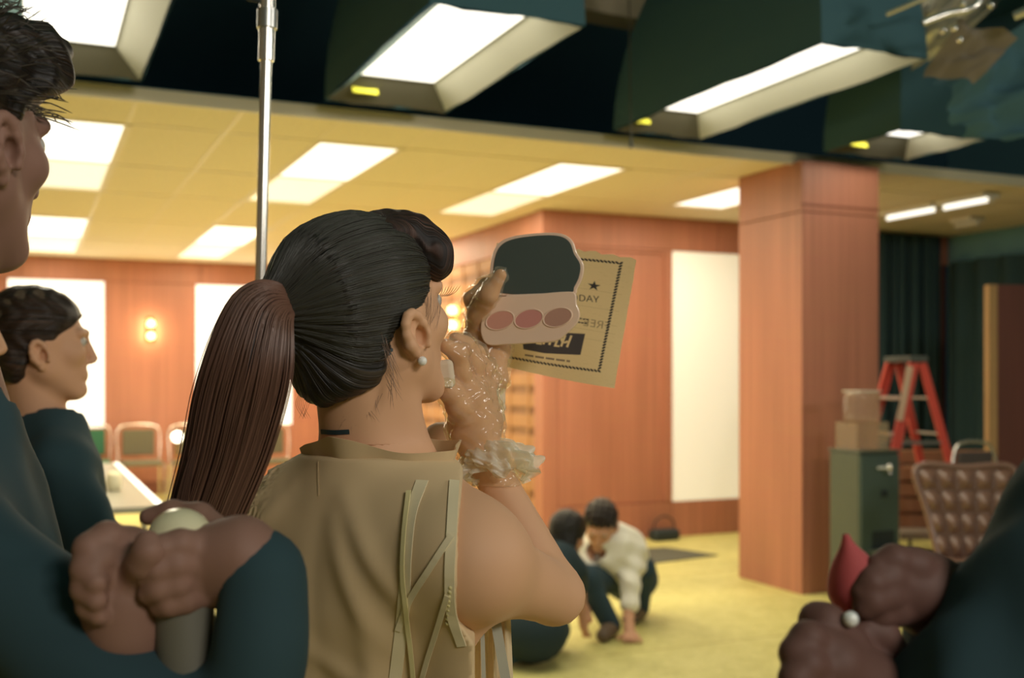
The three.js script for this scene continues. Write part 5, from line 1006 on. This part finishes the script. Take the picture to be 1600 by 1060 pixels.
// old green water cooler with a clear bottle on top
{
  const x0 = 4.67, x1 = 4.985, z0 = -5.3, z1 = -5.585, cx = (x0 + x1) / 2, cz = (z0 + z1) / 2, t = thing('water_cooler', 'old grey-green metal water cooler beside the wooden pillar', 'water cooler', [cx, 0, cz]), w = (x1 - x0) / 2, d = (z0 - z1) / 2;
  const GREEN = std(lin(0.095, 0.112, 0.082), { roughness: 0.45, map: speckle }), GREEN2 = std(lin(0.07, 0.105, 0.09), { roughness: 0.5 });
  part('cabinet', slab(-w, w, 0.03, 0.985, -d, d - 0.012, 0.012), GREEN, t);
  part('front_panel', slab(-w + 0.006, w - 0.006, 0.05, 0.975, d - 0.014, d, 0.004), GREEN2, t);
  part('top_plate', slab(-w - 0.006, w + 0.006, 0.985, 1.0, -d - 0.006, d + 0.006, 0.005), GREEN, t);
  part('foot_rail', slab(-w + 0.02, w - 0.02, 0, 0.03, -d + 0.02, d - 0.02), M.rubber, t);
  const tap = part('spigot', [rod(v3(0.03, 0.89, d), v3(0.03, 0.89, d + 0.05), 0.016), rod(v3(0.03, 0.895, d + 0.045), v3(0.03, 0.855, d + 0.05), 0.012), ball(0.022, 0.03, 0.9, d + 0.045)], M.chrome, t);
  part('tap_lever', rod(v3(0.03, 0.895, d + 0.05), v3(-0.06, 0.895, d + 0.045), 0.008, 0.006), M.white, tap);
  part('drip_tray', slab(-w + 0.07, w - 0.03, 0.36, 0.39, d - 0.002, d + 0.06, 0.006), GREEN, t);
  part('dark_plate', slab(-w + 0.09, w - 0.05, 0.39, 0.5, d - 0.001, d + 0.003), M.rubber, t);  // flat dark plate, the shade of a recess put into its colour
  part('latch_plate', slab(0.0, 0.05, 0.71, 0.75, d, d + 0.01, 0.003), M.rubber, t);
  const b = thing('water_bottle', 'clear plastic water container standing on the green cooler', 'water container', [cx - 0.02, 1.0, cz]);
  const CL = phys(lin(0.93, 0.88, 0.78), { roughness: 0.08, transmission: 0.9, thickness: 0, ior: 1.45 });
  const bw = 0.125, r = (g) => g;
  const shell = [slab(-bw, bw, 0.002, 0.006, -0.1, 0.1), slab(-bw, -bw + 0.004, 0.0, 0.17, -0.1, 0.1), slab(bw - 0.004, bw, 0, 0.17, -0.1, 0.1), slab(-bw, bw, 0, 0.17, -0.1, -0.096), slab(-bw, bw, 0, 0.17, 0.096, 0.1)];
  part('lower_tub', shell, CL, b);
  const prof = [[0, 0.175], [0.105, 0.175], [0.115, 0.19], [0.115, 0.33], [0.1, 0.355], [0.09, 0.36]].map(([a, y]) => new THREE.Vector2(a, y)); part('upper_jug', new THREE.LatheGeometry(prof, 28), CL, b);
  part('jug_lid', [slab(-0.085, 0.085, 0.358, 0.368, -0.085, 0.085, 0.004)], phys(lin(0.85, 0.82, 0.72), { roughness: 0.15, transmission: 0.4, thickness: 0 }), b);
}
// red fibreglass step ladder
{
  const w = W(1415, 0, 8.1), t = thing('step_ladder', 'red fibreglass step ladder with a grey spreader in the dark corner', 'ladder', [w.x, 0, w.z], -YAW + 0.18);
  const RED = std(lin(0.72, 0.09, 0.06), { roughness: 0.5 }), TAN = std(lin(0.75, 0.52, 0.35), { roughness: 0.6 }), top = 1.56;
  part('top_cap', slab(-0.07, 0.07, top, top + 0.045, -0.19, 0.19, 0.008), std(lin(0.09, 0.1, 0.09)), t);
  for (const s of [-1, 1]) {
    part('front_rail', bar(v3(-0.03, top, s * 0.16), v3(-0.44, 0, s * 0.26), 0.028, 0.07, v3(1, 0, 0)), s > 0 ? RED : RED, t);
    part('rear_rail', bar(v3(0.035, top, s * 0.16), v3(0.46, 0, s * 0.24), 0.028, 0.055, v3(1, 0, 0)), RED, t);
  }
  part('rail_label', bar(v3(-0.072, top - 0.03, 0.186), v3(-0.17, top - 0.42, 0.212), 0.006, 0.05, v3(1, 0, 0)), TAN, t).userData.label = 'pale label on the front rail';
  for (let i = 1; i <= 5; i++) { const f = i / 6; part('step', slab(-0.43 + 0.4 * f - 0.05, -0.43 + 0.4 * f + 0.05, top * f - 0.012, top * f + 0.012, -0.25 + 0.09 * f, 0.25 - 0.09 * f, 0.004), M.steel, t); part('rear_brace', rod(v3(0.45 - 0.41 * f, top * f, -0.23 + 0.08 * f), v3(0.45 - 0.41 * f, top * f, 0.23 - 0.08 * f), 0.009), M.steel, t); }
  for (const s of [-1, 1]) part('spreader', bar(v3(-0.17, 0.98, s * 0.2), v3(0.19, 0.98, s * 0.195), 0.006, 0.025), M.steel, t);
}
// tufted brown armchair seen over the near sleeve
{
  const w = W(1510, 0, 5.9), t = thing('tufted_chair', 'brown leather chair with a deeply tufted back at the right', 'chair', [w.x, 0, w.z], -YAW - 0.15);
  const LEATHER = phys(lin(0.2, 0.11, 0.075), { roughness: 0.35, clearcoat: 0.2 }), nx = 60, ny = 48, pos = [], idx = [], wd = 0.5, ht = 0.46;
  const P = (u, v, h) => { const x = (u - 0.5) * wd * (1 - 0.34 * (1 - v)), y = 0.5 + ht * v, z = 0.1 - 0.13 * v; return [x, y, z + h]; };
  for (let j = 0; j <= ny; j++) for (let i = 0; i <= nx; i++) { const u = i / nx, v = j / ny, a = Math.abs(Math.sin(u * Math.PI * 5)), b = Math.abs(Math.sin(v * Math.PI * 4)); pos.push(...P(u, v, 0.045 * Math.sqrt(a * b) * (0.4 + 0.6 * a * b))); if (i < nx && j < ny) { const k = j * (nx + 1) + i; idx.push(k, k + 1, k + nx + 1, k + 1, k + nx + 2, k + nx + 1); } }
  const g = new THREE.BufferGeometry(); g.setAttribute('position', new THREE.Float32BufferAttribute(pos, 3)); g.setIndex(idx); g.computeVertexNormals();
  const back = part('tufted_back', g, LEATHER, t);
  for (let i = 1; i < 5; i++) for (let j = 1; j < 4; j++) { const q = P(i / 5, j / 4, 0.006); part('button', ball(0.012, ...q, 8), LEATHER, back); }
  const rim = []; for (const [u, v] of [[0, 0], [0, 0.5], [0, 1], [0.5, 1.01], [1, 1], [1, 0.5], [1, 0]]) rim.push(v3(...P(u, v, 0))); part('back_rim', tube(rim, 0.018, 60, 10), LEATHER, t);
  { const b = new THREE.BufferGeometry(), q = [P(0, 0, -0.02), P(1, 0, -0.02), P(1, 1, -0.02), P(0, 0, -0.02), P(1, 1, -0.02), P(0, 1, -0.02)]; b.setAttribute('position', new THREE.Float32BufferAttribute(q.flat(), 3)); b.computeVertexNormals(); part('back_shell', b, LEATHER, t); }
  part('seat', slab(-0.2, 0.2, 0.4, 0.5, 0.05, 0.46, 0.035), LEATHER, t);
  for (const [x, z] of [[-0.17, 0.1], [0.17, 0.1], [-0.17, 0.42], [0.17, 0.42]]) part('leg', rod(v3(x * 0.6, 0.41, z * 0.8 + 0.05), v3(x * 1.2, 0, z), 0.011), M.brass, t);
}
// chrome office chair, brass ball lamp, timber on a low platform, wood flat
{
  const w = W(1558, 0, 7.2), t = thing('metal_chair', 'black chair with bent chrome frame behind the tufted chair', 'chair', [w.x, 0, w.z], -YAW + 0.25);
  part('back_frame', tube([v3(-0.19, 0.45, -0.15), v3(-0.17, 0.92, -0.22), v3(-0.12, 1.0, -0.225), v3(0.1, 1.0, -0.225), v3(0.15, 0.92, -0.22), v3(0.17, 0.45, -0.15)], 0.011, 50, 8), M.chrome, t);
  part('backrest', slab(-0.14, 0.13, 0.64, 0.95, -0.235, -0.2, 0.015), std(lin(0.09, 0.07, 0.065)), t);
  part('seat', slab(-0.2, 0.2, 0.44, 0.49, -0.18, 0.24, 0.02), std(lin(0.09, 0.07, 0.065)), t);
  for (const [x, z] of [[-0.18, -0.15], [0.18, -0.15], [-0.18, 0.2], [0.18, 0.2]]) part('leg', rod(v3(x, 0.45, z), v3(x * 1.1, 0, z * 1.1), 0.011), M.chrome, t);
  const arm = [v3(0.2, 0.46, 0.15), v3(0.22, 0.7, 0.12), v3(0.22, 0.72, -0.1), v3(0.19, 0.72, -0.19)]; part('armrest', tube(arm, 0.012, 24, 8), M.chrome, t);
}
{
  const g = W(1495, 716, 8.9), l = thing('ball_lamp', 'small brass ball on a thin stem on the dark box', 'lamp', [g.x, 0.62, g.z]);
  part('ball', ball(0.062, 0, g.y - 0.62, 0, 20), M.brass, l); part('stem', rod(v3(0, 0.01, 0), v3(0, g.y - 0.67, 0), 0.008), M.brass, l); part('foot', rod(v3(0, 0, 0), v3(0, 0.015, 0), 0.06, 0.05, 18), M.brass, l);
  const c = W(1482, 0, 8.9), px = c.x, pz = c.z;
  const pf = thing('low_platform', 'low grey platform under the stacked timber', 'platform', [px, 0, pz], -YAW);
  part('deck', slab(-0.55, 0.55, 0.2, 0.26, -0.35, 0.45, 0.006), std(lin(0.22, 0.18, 0.14)), pf);
  for (const x of [-0.45, 0.45]) for (const z of [-0.28, 0.38]) part('caster', [rod(v3(x - 0.02, 0.06, z), v3(x + 0.02, 0.06, z), 0.06, 0.06, 16), rod(v3(x, 0.06, z), v3(x, 0.2, z), 0.014)], M.rubber, pf);
  const words = ['bottom timber block of the left pile on the low platform', 'second timber block of the left pile on the low platform', 'third timber block of the left pile on the low platform', 'top timber block of the left pile on the low platform'];
  for (let i = 0; i < 4; i++) { const b = thing('timber_block', words[i], 'timber', [px, 0.26 + i * 0.125, pz], -YAW + 0.04 * Math.sin(i * 3), 'timber blocks piled on the low platform'); part('block', slab(-0.5, -0.14, 0, 0.105, -0.12, 0.2, 0.006), M.timber, b); for (const x of [-0.46, -0.18]) part('runner', slab(x - 0.03, x + 0.03, 0.104, 0.125, -0.1, 0.18), M.woodDark, b); }
  const b = thing('timber_beam', 'long timber beam lying across the pile by the ladder', 'timber', [px, 0.76, pz], -YAW - 0.05); part('beam', slab(-0.52, 0.34, 0, 0.1, -0.05, 0.06, 0.006), M.timber, b); part('end_cap', slab(0.34, 0.36, 0.005, 0.095, -0.045, 0.055), M.woodDark, b);
  const pr = thing('prop_box', 'dark box standing right of the timber pile', 'box', [px, 0.26, pz], -YAW); part('box_body', slab(-0.1, 0.5, 0, 0.34, -0.25, 0.3, 0.008), M.brown, pr); part('box_lid', slab(-0.11, 0.51, 0.34, 0.36, -0.26, 0.31, 0.004), M.woodDark, pr);
}
{
  const w = W(1549, 0, 8.05), t = thing('scenery_flat', 'tall dark red scenery flat with a pale timber edge at the right', 'scenery flat', [w.x, 0, w.z], -YAW + 0.05);
  part('face_board', slab(0.045, 1.3, 0, 2.13, -0.02, 0, 0.002), std(lin(0.22, 0.075, 0.055), { map: woodMap, roughness: 0.6 }), t);
  part('edge_stile', slab(-0.02, 0.045, 0, 2.13, -0.07, 0.004, 0.003), M.rawWood, t);
  part('edge_stile', slab(1.25, 1.3, 0, 2.13, -0.07, -0.021, 0.003), M.rawWood, t);
}
// black drape, folded cloth, crumpled foil and pipes hung at the top right
{
  const sheet = (pts, nu, nv, amp, k) => { const pos = [], idx = []; for (let j = 0; j <= nv; j++) for (let i = 0; i <= nu; i++) { const a = i / nu, b = j / nv, p = pts[0].clone().multiplyScalar((1 - a) * (1 - b)).addScaledVector(pts[1], a * (1 - b)).addScaledVector(pts[2], a * b).addScaledVector(pts[3], (1 - a) * b); const n = amp * (vnoise(a * k + 3, b * k) + 0.5 * vnoise(a * k * 2.3, b * k * 2.3 + 7) - 0.75); p.z += n; p.x += n * 0.5; p.y += 0.4 * n; pos.push(p.x, p.y, p.z); if (i < nu && j < nv) { const q = j * (nu + 1) + i; idx.push(q, q + 1, q + nu + 1, q + 1, q + nu + 2, q + nu + 1); } } const g = new THREE.BufferGeometry(); g.setAttribute('position', new THREE.Float32BufferAttribute(pos, 3)); g.setIndex(idx); return g; };
  const d1 = viewThing('black_drape', 'black drape hanging below the ceiling at the right edge', 'drape', V(1600, 240, 5.2));
  const g1 = sheet([V(1455, 130, 5.0), V(1720, -40, 5.0), V(1740, 250, 5.0), V(1530, 205, 5.1)], 30, 20, 0.12, 5); g1.computeVertexNormals(); part('cloth', g1, M.drape, d1);
  const d2 = viewThing('folded_cloth', 'taupe folded cloth below the crumpled foil at the top right', 'cloth', V(1520, 140, 4.8));
  const g2 = sheet([V(1500, 25, 4.75), V(1590, 60, 4.7), V(1530, 125, 4.8), V(1445, 118, 4.9)], 24, 16, 0.045, 4); g2.computeVertexNormals(); part('cloth', g2, std(lin(0.2, 0.165, 0.115), { roughness: 0.8 }), d2);
  const d3 = viewThing('foil_sheet', 'crumpled shiny foil hanging beside the large softbox hood', 'foil', V(1460, 120, 5.7));
  let g4 = sheet([V(1380, -40, 5.75), V(1580, -60, 5.7), V(1520, 45, 5.6), V(1420, 112, 5.75)], 26, 22, 0.2, 9).toNonIndexed(); g4.computeVertexNormals(); part('foil', g4, M.foil, d3);
  const d4 = viewThing('pipe_rig', 'bent chrome pipes with clamps at the top right corner', 'pipe', V(1500, 20, 4.6));
  part('pipe', tube([V(1442, 36, 4.62), V(1480, 22, 4.6), V(1515, 14, 4.58), V(1530, 0, 4.58), V(1520, -40, 4.58)], 0.016, 30, 10), M.chrome, d4);
  part('pipe', tube([V(1385, 22, 4.8), V(1425, 5, 4.75), V(1480, -20, 4.7)], 0.012, 20, 10), M.chrome, d4);
  part('pipe', tube([V(1585, 25, 4.5), V(1620, 10, 4.45), V(1680, -20, 4.4)], 0.02, 20, 10), M.chrome, d4);
  for (const [x, y] of [[1474, 48], [1492, 44], [1505, 6], [1548, 8], [1500, 62]]) { const q = V(x, y, 4.55); part('clamp', ball(0.014, q.x, q.y, q.z, 10), M.chrome, d4); }
}
renderer.render(scene, camera);
